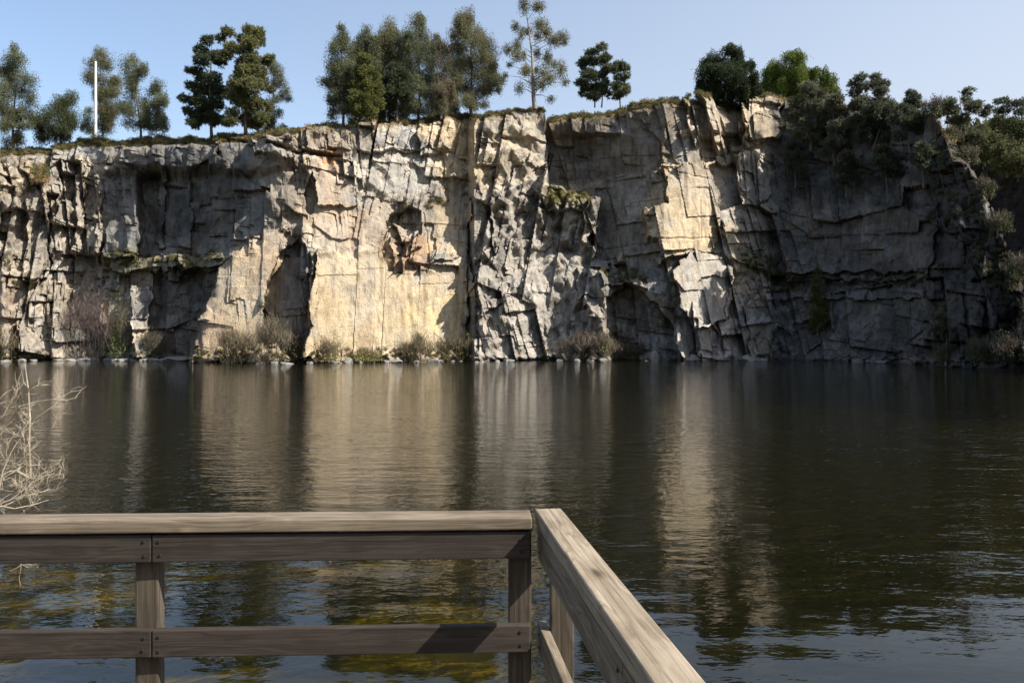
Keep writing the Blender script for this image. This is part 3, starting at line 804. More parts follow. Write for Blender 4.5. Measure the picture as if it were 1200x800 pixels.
el, back = math.radians(SUN_EL), math.radians(SUN_BACK)
sdir = Vector((math.cos(el) * math.cos(back), -math.cos(el) * math.sin(back), math.sin(el)))
sl = bpy.data.lights.new('sun', 'SUN'); sl.energy = SUN_STRENGTH; sl.angle = math.radians(.5); sl.color = (1, .945, .86)
so_ = bpy.data.objects.new('sun', sl); COL.objects.link(so_)
so_.rotation_euler = (-sdir).to_track_quat('-Z', 'Y').to_euler()
so_.location = (40, -10, 60)
w = bpy.data.worlds.new('World'); scene.world = w; w.use_nodes = True
nt = w.node_tree
bg = nt.nodes['Background']
sk = nt.nodes.new('ShaderNodeTexSky'); sk.sky_type = 'NISHITA'; sk.sun_disc = False
sk.sun_elevation = el; sk.sun_rotation = math.atan2(sdir.x, sdir.y)
sk.air_density = SKY['air']; sk.dust_density = SKY['dust']; sk.ozone_density = SKY['ozone']; sk.altitude = 200
# thin bright vapour, thicker towards the sun's side and the horizon
tcw = nt.nodes.new('ShaderNodeTexCoord'); sx = nt.nodes.new('ShaderNodeSeparateXYZ'); nt.links.new(tcw.outputs['Generated'], sx.inputs[0])
m1 = N(nt, 'ShaderNodeMath', operation='MULTIPLY_ADD'); nt.links.new(sx.outputs['X'], m1.inputs[0]); m1.inputs[1].default_value = .85; m1.inputs[2].default_value = .52
m2 = N(nt, 'ShaderNodeMath', operation='MULTIPLY_ADD'); nt.links.new(sx.outputs['Z'], m2.inputs[0]); m2.inputs[1].default_value = -1.1; m2.inputs[2].default_value = 1.0
m3 = N(nt, 'ShaderNodeMath', operation='MULTIPLY'); m3.use_clamp = True; nt.links.new(m1.outputs[0], m3.inputs[0]); nt.links.new(m2.outputs[0], m3.inputs[1])
vap = mixrgb(nt, 'MIX', m3.outputs[0], (0, 0, 0), SKY['vapour'])
nt.links.new(sk.outputs[0], vap.node.inputs[6])
nt.links.new(vap, bg.inputs[0]); bg.inputs[1].default_value = SKY_STRENGTH

scene.view_settings.view_transform = 'Standard'
scene.view_settings.look = 'None'
scene.view_settings.gamma = 1.0
scene.view_settings.exposure = EXPOSURE
scene.render.engine = 'CYCLES'
scene.cycles.use_denoising = True
scene.cycles.max_bounces = 8
scene.cycles.transparent_max_bounces = 12
scene.cycles.caustics_reflective = False
scene.cycles.caustics_refractive = False

# ------------------------------------------------------------------ plants: numpy clouds of leaves and needles
def unit(n):
    v = rng.normal(size=(n, 3)); return v / np.linalg.norm(v, axis=1, keepdims=True)


def leaf_quads(c, size, aspect, colour, droop=0.0, jitter=.22):
    """diamond leaves at the points c"""
    n = len(c)
    a = unit(n); a[:, 2] -= droop; a /= np.linalg.norm(a, axis=1, keepdims=True)
    b = np.cross(a, unit(n)); b /= np.linalg.norm(b, axis=1, keepdims=True) + 1e-9
    s = size * rng.uniform(.6, 1.35, (n, 1))
    L, W = a * s, b * s / aspect
    v = np.stack([c - L * .5, c + W * .5 - L * .05, c + L * .5, c - W * .5 - L * .05], 1)
    col = np.array(colour) * rng.uniform(1 - jitter, 1 + jitter, (n, 1))
    col = col * (1 + rng.normal(0, .05, (n, 3)))
    return v.reshape(-1, 3), np.repeat(col, 4, 0)


def clump_points(c, r, n, flat=.85, shell=.55):
    d = unit(n)
    rad = (rng.uniform(0, 1, (n, 1)) ** shell)
    wob = 1 + .35 * np.sin(d[:, :1] * 5 + rng.uniform(0, 6)) * np.cos(d[:, 1:2] * 4 + rng.uniform(0, 6))
    return np.array(c) + d * rad * wob * r * np.array([1, 1, flat])


def needle_tufts(c, r, n, length, colour, jitter=.22, up=.25):
    """sprays: short fans of thin needles at points of a clump"""
    k = 7
    m = max(3, n // k)
    p = clump_points(c, r, m, .7, .45)
    out = p - np.array(c); out /= np.linalg.norm(out, axis=1, keepdims=True) + 1e-6
    out[:, 2] += up; out /= np.linalg.norm(out, axis=1, keepdims=True)
    P = np.repeat(p, k, 0); O = np.repeat(out, k, 0)
    a = O + rng.normal(0, .55, O.shape); a /= np.linalg.norm(a, axis=1, keepdims=True)
    b = np.cross(a, unit(len(a))); b /= np.linalg.norm(b, axis=1, keepdims=True) + 1e-9
    s = length * rng.uniform(.6, 1.3, (len(a), 1))
    w = .035 * rng.uniform(.7, 1.4, (len(a), 1))
    v = np.stack([P - b * w, P + b * w, P + a * s + b * w * .5, P + a * s - b * w * .5], 1)
    col = np.repeat(np.array(colour) * rng.uniform(1 - jitter, 1 + jitter, (m, 1)), k, 0) * rng.uniform(.85, 1.15, (len(a), 1))
    return v.reshape(-1, 3), np.repeat(col, 4, 0)


EUC, EUC_B = (.130, .142, .076), (.158, .154, .080)
PINE, PINE_L, PINE_D = (.115, .130, .065), (.165, .168, .070), (.078, .096, .050)
CYP, ROUND = (.034, .050, .020), (.10, .135, .022)


def loosen(P, c, r):
    """each clump gets its own proportions and a fringe of stray leaves"""
    c = np.array(c)
    k = rng.uniform(.65, 1.35, 3)
    P = c + (P - c) * k
    far_ = rng.uniform(0, 1, len(P)) < .11
    P[far_] = c + (P[far_] - c) * rng.uniform(1.0, 1.45, (int(far_.sum()), 1)) + np.array([0, 0, -.15 * r])
    return P


def tree(name, label, cat, u, vbase, Y, clumps, kind, colour, bark, trunk_r=.16, lean_px=0, top=None, group='trees along the quarry rim',
         ground_z=None, dens=1.0, depth=None, leaf=None, low=0, fill=0):
    """a trunk with limbs out to its clumps of foliage; positions are surveyed from the photograph at the tree's own distance Y"""
    base = at(u, vbase, Y)
    if ground_z is not None: base.z = ground_z
    root = empty(name, base, label, cat, group)
    cs = []
    us_ = [c[0] for c in clumps]
    spread = (max(us_) - min(us_)) / F * Y * .5
    dep = depth if depth is not None else max(.6, spread * .8)
    topc = min(clumps, key=lambda c: c[1])
    for (cu, cv, cr) in clumps:
        p = at(cu, cv, Y)
        frac = 1 - min(1, abs(cu - u) / (max(1, (max(us_) - min(us_)) * .55)))
        p.y += random.uniform(-1, 1) * dep * (.35 + .65 * frac)
        cs.append((p, cr / F * Y * (1.36 if 385 < u < 600 else 1.26)))
    for i_ in range(fill):                            # twigs in leaf between neighbouring clumps
        a_ = random.choice(cs); b_ = min((c_ for c_ in cs if c_ is not a_), key=lambda c_: (c_[0] - a_[0]).length * random.uniform(.6, 1.6))
        cs.append((a_[0].lerp(b_[0], random.uniform(.35, .65)), (a_[1] + b_[1]) * random.uniform(.3, .5)))
    if low:                                            # suckers and low growth hide the foot of the trunk
        for i_ in range(low):
            cs.append((base + Vector((random.gauss(0, spread * .6), random.gauss(0, .9), random.uniform(.3, .8 + .36 * (vbase - min(c[1] for c in clumps)) / F * Y))), random.uniform(.6, 1.0)))
    T = Tubes()
    hi = at(top[0], top[1], Y) if top else Vector((cs[clumps.index(topc)][0].x, base.y, cs[clumps.index(topc)][0].z))
    pts, rad = [], []
    n = 9
    for i in range(n + 1):
        t = i / n
        p = base.lerp(hi, t) + Vector((math.sin(t * 5 + u) * .12 * (hi.z - base.z) * .12, math.cos(t * 4 + u) * .06, 0))
        if i == 0: p = base + Vector((0, 0, -.5))
        pts.append(p); rad.append(trunk_r * (1.25 if i == 0 else 1 - t * .88))
    T.tube(pts, rad, 7)
    for p, r in cs:
        h = max(.12, min(.96, (p.z - base.z - .35 * math.hypot(p.x - base.x, p.y - base.y)) / max(.1, hi.z - base.z)))
        q = base.lerp(hi, h)
        d = (p - q)
        if d.length < .35: continue
        rr = max(.018, trunk_r * .32 * (1 - h * .6))
        mid = q.lerp(p, .5) + Vector((0, 0, .10 * d.length if kind != 'pine' else -.04 * d.length))
        T.tube([q, mid, p], [rr, rr * .6, rr * .25], 5)
        for s_ in range(3):
            e = p + Vector(tuple(unit(1)[0])) * r * .75
            T.tube([p.lerp(mid, .25), e], [rr * .35, rr * .12], 4)
    T.build('trunk', bark, root, base)
    V, C = [], []
    for p, r in cs:
        cj = np.array(colour) * random.uniform(.82, 1.2)
        if kind == 'euc':
            n = int(520 * (r / .6) ** 2 * dens) + 40
            pts_ = loosen(clump_points(p, r * 1.0, n, 1.15, .55), p, r)
            v, c = leaf_quads(pts_, leaf or .165, 2.2, cj, .5)
        elif kind == 'pine':
            n = int(520 * (r / .6) ** 2 * dens) + 60
            v, c = needle_tufts(p, r * .92, n, leaf or .34, cj)
        else:
            n = int(620 * (r / .7) ** 2 * dens) + 40
            pts_ = loosen(clump_points(p, r * 1.02, n, .95, .42), p, r * .7)
            v, c = leaf_quads(pts_, leaf or .19, 1.9, cj, .0)
        V.append(v); C.append(c)
    # stray sprays break up the outline
    V = np.concatenate(V); C = np.concatenate(C)
    np_mesh('crown', V, np.arange(len(V)), 4, LEAF, root, np.clip(C, .004, .6), False, base)
    return root


RIM = 6.0


def rim_tree(name, label, cat, u, vbase, clumps, kind, colour, bark=BARK, back=RIM, **kw):
    if kind == 'euc' and u < 600: kw.setdefault('low', 15); kw.setdefault('fill', 9)
    if kind == 'pine' and u < 320: kw.setdefault('low', 8); kw.setdefault('fill', 8)
    Y = float(plan_depth(u)) + 2.6 + back
    g = on_plateau(u, back)
    return tree(name, label, cat, u, vbase, Y, clumps, kind, colour, bark, ground_z=min(g.z, at(u, vbase, Y).z), **kw)


rim_tree('eucalyptus_tree', 'grey-green eucalyptus at the left edge of the picture, cut by the frame', 'tree', 16, 165,
         [(20, 60, 6), (25, 72, 9), (12, 75, 10), (35, 95, 9), (8, 95, 12), (28, 108, 12), (15, 115, 11), (36, 118, 7), (5, 130, 10), (20, 138, 9), (15, 150, 8), (-4, 112, 11), (-10, 85, 9), (33, 135, 6)],
         'euc', EUC)
rim_tree('eucalyptus_sapling', 'low bushy eucalyptus growing between the left edge tree and the utility pole', 'tree', 72, 163,
         [(70, 115, 6), (62, 126, 9), (80, 124, 9), (90, 117, 7), (55, 138, 7), (72, 140, 10), (88, 140, 9), (42, 142, 7), (46, 152, 7), (62, 153, 8), (98, 138, 7), (80, 154, 7)],
         'euc', (.085, .10, .045))
rim_tree('eucalyptus_tree', 'slender eucalyptus standing directly behind the utility pole', 'tree', 122, 160,
         [(116, 62, 7), (112, 75, 8), (122, 72, 8), (128, 80, 6), (108, 92, 7), (118, 95, 9), (130, 95, 8), (137, 95, 5), (112, 110, 8), (125, 112, 9), (137, 108, 7), (120, 128, 8), (132, 128, 9), (128, 142, 8), (115, 145, 7), (140, 125, 6)],
         'euc', EUC_B, back=13)
rim_tree('eucalyptus_tree', 'open eucalyptus with gaps of sky, just right of the utility pole', 'tree', 165, 160,
         [(158, 72, 6), (155, 82, 8), (165, 85, 7), (175, 85, 6), (150, 95, 6), (160, 100, 8), (182, 100, 7), (175, 105, 6), (152, 112, 8), (165, 118, 7), (190, 118, 8), (180, 125, 5), (170, 131, 5), (150, 130, 8), (195, 120, 6), (186, 137, 7), (160, 145, 7), (190, 148, 8), (175, 148, 7)],
         'euc', EUC)
rim_tree('pine_tree', 'dark green pine, left one of the pair above the shaded recess', 'tree', 248, 156,
         [(246, 50, 6), (236, 60, 7), (248, 62, 8), (240, 75, 8), (256, 70, 7), (228, 82, 6), (235, 90, 7), (248, 92, 10), (222, 83, 4), (228, 102, 7), (240, 105, 8), (255, 105, 9), (217, 117, 5), (226, 118, 7), (238, 122, 9), (252, 122, 10), (222, 131, 5), (235, 136, 8), (228, 146, 5), (246, 138, 7)],
         'pine', PINE_D, trunk_r=.19)
rim_tree('pine_tree', 'olive green sunlit pine, taller right one of the pair above the shaded recess', 'tree', 288, 153,
         [(288, 31, 6), (280, 40, 8), (295, 40, 8), (271, 42, 6), (303, 38, 6), (285, 55, 8), (298, 55, 8), (275, 60, 8), (305, 50, 5), (261, 48, 5), (268, 68, 7), (285, 72, 9), (298, 72, 9), (309, 70, 6), (317, 68, 5), (278, 85, 9), (292, 88, 10), (305, 85, 8), (282, 103, 10), (298, 105, 11), (309, 100, 7), (275, 115, 8), (290, 122, 11), (303, 122, 9), (282, 135, 9), (295, 140, 10), (308, 139, 7), (275, 145, 6)],
         'pine', PINE_L, trunk_r=.22)
rim_tree('eucalyptus_tree', 'thin pale eucalyptus leaning out behind the olive pine', 'tree', 318, 150,
         [(320, 78, 6), (325, 86, 7), (330, 96, 6), (322, 98, 6), (335, 108, 6), (330, 112, 5), (338, 116, 4), (320, 120, 5), (318, 135, 5)],
         'euc', (.15, .165, .12), back=12)
rim_tree('eucalyptus_tree', 'first eucalyptus on the left of the tall grove, with bare lower gap', 'tree', 402, 143,
         [(400, 34, 5), (397, 45, 7), (403, 45, 7), (393, 58, 8), (405, 58, 8), (390, 70, 8), (402, 72, 9), (387, 80, 6), (398, 85, 8), (410, 80, 7), (379, 95, 5), (388, 100, 6), (395, 105, 6), (408, 100, 9), (386, 116, 5), (393, 120, 6), (410, 120, 9), (391, 128, 5)],
         'euc', EUC)
rim_tree('eucalyptus_tree', 'eucalyptus with rounded top rising behind the yellow-green columnar tree', 'tree', 430, 140,
         [(430, 38, 6), (423, 48, 7), (436, 48, 7), (430, 55, 9), (420, 60, 6), (440, 62, 7), (430, 70, 9), (441, 76, 7), (420, 78, 7)],
         'euc', EUC, back=9)
rim_tree('young_pine', 'yellow-green columnar young pine in front of the grove', 'tree', 428, 141,
         [(428, 72, 7), (425, 86, 9), (434, 88, 9), (422, 100, 9), (432, 103, 11), (440, 105, 7), (425, 118, 11), (437, 120, 9), (420, 130, 7), (430, 131, 10)],
         'pine', (.15, .16, .05), back=3.5, dens=1.3)
rim_tree('eucalyptus_tree', 'narrow pointed eucalyptus above the dark conifer of the grove', 'tree', 457, 138,
         [(457, 28, 5), (452, 38, 7), (462, 38, 7), (456, 48, 9), (448, 52, 7), (466, 50, 7), (458, 60, 9), (450, 68, 7), (466, 65, 8), (458, 75, 8), (449, 84, 7)],
         'euc', EUC_B, back=9)
rim_tree('eucalyptus_tree', 'tallest spire of the grove, narrow eucalyptus', 'tree', 490, 137,
         [(490, 16, 5), (486, 27, 6), (494, 27, 6), (490, 38, 8), (480, 42, 7), (499, 42, 6), (486, 52, 9), (497, 55, 8), (478, 55, 7), (490, 68, 9), (480, 72, 8), (500, 72, 8), (485, 88, 9), (498, 90, 9), (476, 90, 8), (490, 105, 8), (501, 110, 8), (484, 118, 7)],
         'euc', EUC)
rim_tree('conifer', 'low blackish conifer crowded inside the grove', 'tree', 465, 138,
         [(462, 80, 8), (470, 88, 9), (458, 95, 9), (471, 103, 10), (462, 112, 9), (476, 113, 8), (455, 118, 7)],
         'pine', PINE_D, back=5, dens=1.2)
rim_tree('eucalyptus_tree', 'spindly brownish eucalyptus with a bare pale trunk, in the middle of the grove', 'tree', 517, 136,
         [(512, 46, 5), (518, 56, 7), (525, 60, 6), (515, 70, 7), (523, 78, 7), (518, 92, 8), (526, 100, 7), (514, 106, 6), (530, 112, 6)],
         'euc', (.16, .14, .088), bark=PALEBARK, back=3.5, trunk_r=.13)
rim_tree('eucalyptus_tree', 'broad domed eucalyptus closing the grove on its right', 'tree', 552, 133,
         [(550, 25, 8), (540, 31, 8), (558, 33, 8), (532, 39, 8), (546, 43, 10), (562, 46, 8), (538, 56, 10), (555, 58, 10), (570, 53, 8), (575, 63, 7), (548, 72, 10), (565, 72, 10), (578, 76, 7), (540, 82, 8), (558, 88, 10), (572, 88, 9), (545, 98, 8), (581, 92, 6), (565, 103, 9), (553, 108, 7), (574, 105, 6), (549, 118, 6), (584, 105, 4)],
         'euc', EUC_B, trunk_r=.2)
for lab, u, cl in [('back-row eucalyptus filling the gap between the first two of the grove', 415, [(416, 56, 6), (413, 66, 7), (419, 76, 7), (412, 88, 8), (418, 100, 8), (414, 112, 7)]),
                   ('back-row eucalyptus between the yellow-green young pine and the blackish conifer', 446, [(444, 50, 6), (447, 62, 7), (443, 74, 8), (448, 88, 8), (444, 102, 8), (448, 115, 8)]),
                   ('back-row eucalyptus between the pointed one and the tallest spire', 474, [(473, 48, 6), (475, 60, 7), (471, 72, 8), (476, 84, 8), (472, 98, 8)]),
                   ('back-row eucalyptus seen behind the spindly brownish one', 508, [(506, 52, 6), (510, 64, 7), (505, 78, 8), (511, 92, 8), (507, 106, 8), (514, 118, 7)]),
                   ('back-row eucalyptus tucked against the left of the broad domed one', 531, [(530, 58, 6), (533, 70, 7), (528, 82, 8), (534, 96, 8), (530, 110, 8)])]:
    rim_tree('eucalyptus_tree', lab, 'tree', u, 138, cl, 'euc', (.115, .125, .068), back=14)
rim_tree('eucalyptus_tree', 'tall solitary eucalyptus with an open crown of separate puffs and thick trunk', 'tree', 627, 124,
         [(614, 10, 7), (631, 11, 7), (634, 21, 8), (642, 31, 6), (651, 41, 8), (660, 44, 6), (662, 50, 3), (619, 31, 5), (604, 28, 5), (611, 41, 5), (631, 35, 5), (640, 40, 4), (630, 54, 5), (606, 54, 6), (596, 62, 6), (614, 61, 4), (597, 80, 3), (592, 87, 4), (606, 72, 6), (616, 75, 5), (642, 68, 7), (650, 73, 4), (616, 89, 6), (629, 80, 4), (637, 88, 8), (657, 84, 7), (663, 94, 4), (644, 98, 6), (609, 104, 5), (635, 106, 5), (627, 91, 6), (646, 112, 4)],
         'euc', EUC_B, bark=PALEBARK, trunk_r=.3, top=(618, 20), back=3.0, dens=1.1)
for a in [('left of the three slim pines clustered above the dark bay', 697, 122, [(690, 62, 4), (697, 60, 5), (686, 72, 5), (694, 72, 6), (680, 74, 3), (688, 85, 6), (697, 88, 6), (680, 97, 5), (690, 102, 6), (698, 102, 5), (683, 110, 4), (692, 113, 5)], PINE_D),
          ('tallest and middle of the three slim pines clustered above the dark bay', 705, 122, [(705, 57, 5), (710, 68, 5), (704, 72, 6), (712, 80, 5), (706, 88, 5), (709, 98, 5), (703, 106, 5), (711, 110, 5)], PINE),
          ('shortest and right one of the three slim pines clustered above the dark bay', 727, 121, [(726, 75, 5), (733, 80, 5), (720, 82, 5), (728, 90, 6), (735, 90, 3), (722, 100, 6), (732, 102, 5), (728, 110, 5), (722, 114, 4)], PINE)]:
    rim_tree('pine_tree', a[0], 'tree', a[1], a[2], a[3], 'pine', a[4], trunk_r=.09, back=4, fill=5, low=2)
rim_tree('cypress', 'dense dark rounded cone of a conifer standing alone above the buttress', 'tree', 850, 114,
         [(853, 62, 7), (840, 68, 8), (862, 68, 8), (830, 75, 8), (850, 75, 11), (868, 73, 7), (876, 81, 7), (835, 88, 11), (852, 92, 13), (869, 92, 11), (880, 95, 7), (825, 92, 8), (820, 102, 6), (835, 103, 10), (858, 104, 11), (874, 104, 9), (884, 104, 5), (821, 111, 7), (837, 113, 9), (855, 114, 10), (872, 112, 9), (884, 110, 6)],
         'leaf', CYP, back=6, dens=1.9)
rim_tree('broadleaf_tree', 'bright green domed evergreen behind the pines, right of the dark cone tree', 'tree', 928, 118,
         [(925, 74, 9), (910, 80, 9), (900, 90, 8), (915, 92, 11), (935, 83, 11), (949, 90, 9), (930, 98, 12), (945, 99, 9), (900, 100, 8), (913, 108, 10), (930, 111, 11), (946, 108, 10)],
         'leaf', ROUND, back=16, dens=2.0)
rim_tree('broadleaf_tree', 'small round green evergreen at the right foot of the larger green dome', 'tree', 969, 120,
         [(965, 90, 7), (972, 96, 7), (970, 105, 8), (961, 101, 8), (978, 108, 5)],
         'leaf', ROUND, back=15, dens=1.4)
HILLP = 'pines growing on the shaded right-hand rim'
GP, GP_D = (.125, .128, .082), (.085, .095, .058)
def face_tree(name, label, u, vbase, clumps, colour, dY=-2.0, bark=BARK, group=HILLP, **kw):
    p = on_cliff(u, vbase)
    return tree(name, label, 'tree', u, vbase, p.y + dY, clumps, 'pine', colour, bark, ground_z=p.z - .3, group=group, **kw)
face_tree('pine_tree', 'wide grey-green pine hanging over the dark wall right of the tan block', 950, 172,
          [(945, 105, 8), (958, 112, 9), (935, 120, 8), (950, 125, 11), (965, 132, 11), (930, 135, 8), (945, 145, 10), (962, 148, 11), (935, 158, 8), (955, 163, 8), (920, 150, 6)], GP, trunk_r=.17)
face_tree('pine_tree', 'shorter grey-green pine with drooping sprays just right of the wide overhanging one', 978, 190,
          [(975, 120, 9), (985, 131, 9), (980, 150, 10), (994, 155, 7), (975, 168, 9), (989, 172, 7), (968, 178, 6)], GP, dY=-3.0, trunk_r=.14)
rim_tree('pine_tree', 'spindly see-through pine, left of the twin tops above the shaded wall', 'tree', 1006, 134,
         [(1000, 98, 5), (1008, 92, 5), (1012, 102, 6), (1003, 108, 6), (1010, 120, 9), (1003, 126, 7)], 'pine', GP, group=HILLP, back=4, trunk_r=.1)
rim_tree('pine_tree', 'spindly see-through pine, right of the twin tops above the shaded wall', 'tree', 1029, 134,
         [(1028, 89, 5), (1030, 97, 6), (1036, 99, 4), (1022, 100, 5), (1030, 109, 7), (1026, 120, 7), (1036, 122, 8)], 'pine', GP, group=HILLP, back=4, trunk_r=.1)
face_tree('pine_tree', 'dense dark pine filling the top of the shaded wall below the twin spindly tops', 1022, 178,
          [(1020, 132, 11), (1038, 130, 10), (1006, 140, 9), (1045, 145, 9), (1028, 148, 11), (1014, 158, 9), (1040, 162, 8)], GP_D, trunk_r=.15)
rim_tree('pine_tree', 'little spiky pine top peeking over the right-hand rim', 'tree', 1068, 132,
         [(1067, 109, 4), (1070, 117, 6), (1063, 121, 5), (1075, 124, 5)], 'pine', GP_D, group=HILLP, back=3, trunk_r=.08)
face_tree('pine_tree', 'dark pine on the brow under the little spiky top', 1066, 172,
          [(1060, 128, 8), (1074, 134, 8), (1052, 140, 8), (1066, 146, 9), (1080, 150, 7), (1058, 158, 7)], GP_D, trunk_r=.13)
for lab, u, vb, cl, c in [('ragged dark pine clinging below the wide overhanging one', 932, 215, [(930, 172, 7), (924, 182, 7), (936, 184, 8), (928, 196, 7), (938, 200, 6)], GP_D),
                          ('drooping dark pine on the upper wall under the short grey-green one', 992, 226, [(990, 184, 7), (998, 192, 8), (985, 198, 7), (1000, 206, 7), (990, 212, 6)], GP_D),
                          ('dark pine in the middle of the upper shaded wall', 1040, 222, [(1036, 176, 8), (1046, 184, 8), (1030, 190, 8), (1042, 200, 8), (1050, 204, 6)], GP_D),
                          ('small dark pine at the right of the upper shaded wall', 1082, 216, [(1080, 172, 6), (1088, 180, 7), (1076, 186, 7), (1086, 196, 7)], GP_D)]:
    face_tree('pine_tree', lab, u, vb, cl, c, trunk_r=.1)
# beyond the shoulder
FARG = 'trees on the hillside beyond the right shoulder'
def far_tree(name, label, u, vbase, Y, clumps, kind, colour, **kw):
    return tree(name, label, 'tree', u, vbase, Y, clumps, kind, colour, BARK, group=FARG, **kw)
far_tree('pine_tree', 'tall open pine with bare trunk against the slope at the right shoulder', 1130, 200, 92,
         [(1125, 112, 5), (1115, 118, 5), (1135, 115, 4), (1108, 125, 6), (1120, 128, 7), (1132, 130, 8), (1140, 125, 4), (1105, 132, 4), (1128, 140, 8), (1138, 141, 6), (1117, 141, 6), (1152, 130, 4), (1149, 136, 4), (1122, 155, 6), (1141, 160, 6)], 'pine', (.11, .12, .07), trunk_r=.14)
far_tree('pine_tree', 'small flat-topped pine on the skyline near the right edge', 1175, 145, 132,
         [(1168, 120, 4), (1175, 118, 4), (1182, 122, 4), (1176, 130, 6), (1169, 130, 4)], 'pine', (.10, .11, .075), dens=.7)
far_tree('pine_tree', 'flat-topped skyline pine cut by the right edge of the picture', 1198, 145, 130,
         [(1191, 122, 4), (1198, 119, 5), (1203, 128, 6), (1194, 131, 5)], 'pine', (.10, .11, .075), dens=.7)
k = 0
for lab, u, vb, Y, cl in [('rounded olive tree on the hillside, nearest the open pine trunk', 1154, 192, 124, [(1150, 158, 10), (1160, 166, 10), (1148, 174, 9), (1157, 181, 9)]),
                          ('highest olive hillside tree below the flat-topped skyline pine', 1172, 176, 134, [(1168, 145, 9), (1178, 150, 9), (1170, 160, 10), (1182, 163, 8)]),
                          ('olive hillside tree at the right edge under the cut-off skyline pine', 1194, 180, 130, [(1190, 148, 9), (1200, 152, 10), (1192, 164, 10), (1203, 170, 10)]),
                          ('broad olive tree leaning over the dark earth bank', 1180, 205, 118, [(1172, 178, 9), (1184, 176, 11), (1176, 190, 9), (1190, 190, 10)]),
                          ('low olive tree at the right edge on top of the dark earth bank', 1203, 208, 114, [(1198, 184, 9), (1206, 192, 10), (1195, 197, 7)])]:
    far_tree('hillside_tree', lab, u, vb, Y, cl, 'leaf', [(.10, .105, .04), (.12, .12, .05), (.085, .10, .038)][k % 3], dens=.6, leaf=.34); k += 1
# on the ledge and at the foot of the wall
FOOT = 'small trees at the foot of the quarry face'
face_tree('conifer_sapling', 'slim olive conifer on the ledge of the dark right-hand wall', 958, 388,
          [(957, 318, 3), (957, 328, 4), (955, 338, 5), (962, 345, 5), (955, 351, 6), (963, 359, 6), (956, 366, 7), (966, 373, 7), (958, 379, 7)], (.12, .125, .045), dY=-1.6, group=FOOT, trunk_r=.08)
face_tree('sapling', 'sunlit pale-stemmed sapling in front of the dark wall near its right end', 1108, 418,
          [(1112, 361, 5), (1104, 371, 5), (1115, 376, 6), (1100, 385, 6), (1110, 388, 6), (1118, 393, 5)], (.13, .125, .07), dY=-1.5, group=FOOT, trunk_r=.06, bark=PALEBARK)

# ------------------------------------------------------------------ scrub and grass of the rim and the ledges (nobody could count it)
def blades(c, h, w, colour, lean=.35, jitter=.3):
    n = len(c)
    up = np.tile(np.array([[0, 0, 1.0]]), (n, 1)) + rng.normal(0, lean, (n, 3)) * np.array([1, 1, .4])
    up /= np.linalg.norm(up, axis=1, keepdims=True)
    b = np.cross(up, unit(n)); b /= np.linalg.norm(b, axis=1, keepdims=True) + 1e-9
    s = h * rng.uniform(.5, 1.4, (n, 1)); w_ = w * rng.uniform(.6, 1.3, (n, 1))
    v = np.stack([c - b * w_, c + b * w_, c + up * s + b * w_ * .15, c + up * s - b * w_ * .15], 1)
    col = np.asarray(colour) * rng.uniform(1 - jitter, 1 + jitter, (n, 1)) * (1 + rng.normal(0, .06, (n, 3)))
    return v.reshape(-1, 3), np.repeat(np.clip(col, .005, .7), 4, 0)


def cliff_pts(us_, vs_):
    i = np.clip(np.searchsorted(CL['us'], us_), 0, len(CL['us']) - 1)
    Vg = CL['V'][i]
    j = np.abs(Vg - vs_[:, None]).argmin(1)
    return CL['P'][i, j]


def plateau_pts(us_, back):
    i = np.clip(np.searchsorted(CL['us'], us_), 0, len(CL['us']) - 1)
    a = CL['P'][i, -1]; e = CL['ext'][i]
    out = np.empty((len(us_), 3))
    off = np.concatenate([[0], [.5, 1.2, 2.2, 3.5, 5, 7, 10, 14, 20, 28, 40]])
    allp = np.concatenate([a[:, None], e[:, :11]], 1)
    k = np.clip(np.searchsorted(off, back) - 1, 0, 10)
    t = ((back - off[k]) / (off[k + 1] - off[k]))[:, None]
    r = np.arange(len(us_))
    return allp[r, k] * (1 - t) + allp[r, k + 1] * t


GV, GC = [], []
n = 52000
uu = rng.uniform(-245, 1120, n)
dens = fbm(uu / 30, uu * 0, 601, 3)
pick = rng.uniform(0, 1, n) < np.clip(.62 + dens, .15, 1)
uu = uu[pick]
back = rng.uniform(0, 1, len(uu)) ** 1.5 * 7
P_ = plateau_pts(uu, back)
ck = np.clip(fbm(uu / 14, back / 2, 602, 3)[:, None] + .5 + .1, 0, 1)
cg = np.array([.26, .195, .075]) * ck + np.array([.085, .085, .03]) * (1 - ck)
v, c = blades(P_, .42, .045, cg, .4)
GV.append(v); GC.append(c)
# grass hanging on the brow
n = 26000
uu = rng.uniform(-245, 1110, n)
vv = top_row(uu) + np.abs(rng.normal(0, 7, n)) + 1
pick = rng.uniform(0, 1, n) < np.clip(.35 + fbm(uu / 16, vv / 8, 603, 3) * 1.4, 0, 1)
uu, vv = uu[pick], vv[pick]
P_ = cliff_pts(uu, vv) + np.array([0, -.05, 0])
ck = np.clip(fbm(uu / 10, vv / 6, 604, 3)[:, None] + .6, 0, 1)
v, c = blades(P_, .32, .04, np.array([.28, .20, .08]) * ck + np.array([.09, .085, .03]) * (1 - ck), .5)
GV.append(v); GC.append(c)
grass = np_mesh('grass', np.concatenate(GV), np.arange(sum(len(x) for x in GV)), 4, TWIG, None, np.concatenate(GC))
tag(grass, 'dry yellow-brown grass along the rim of the quarry face', 'grass', kind='stuff')

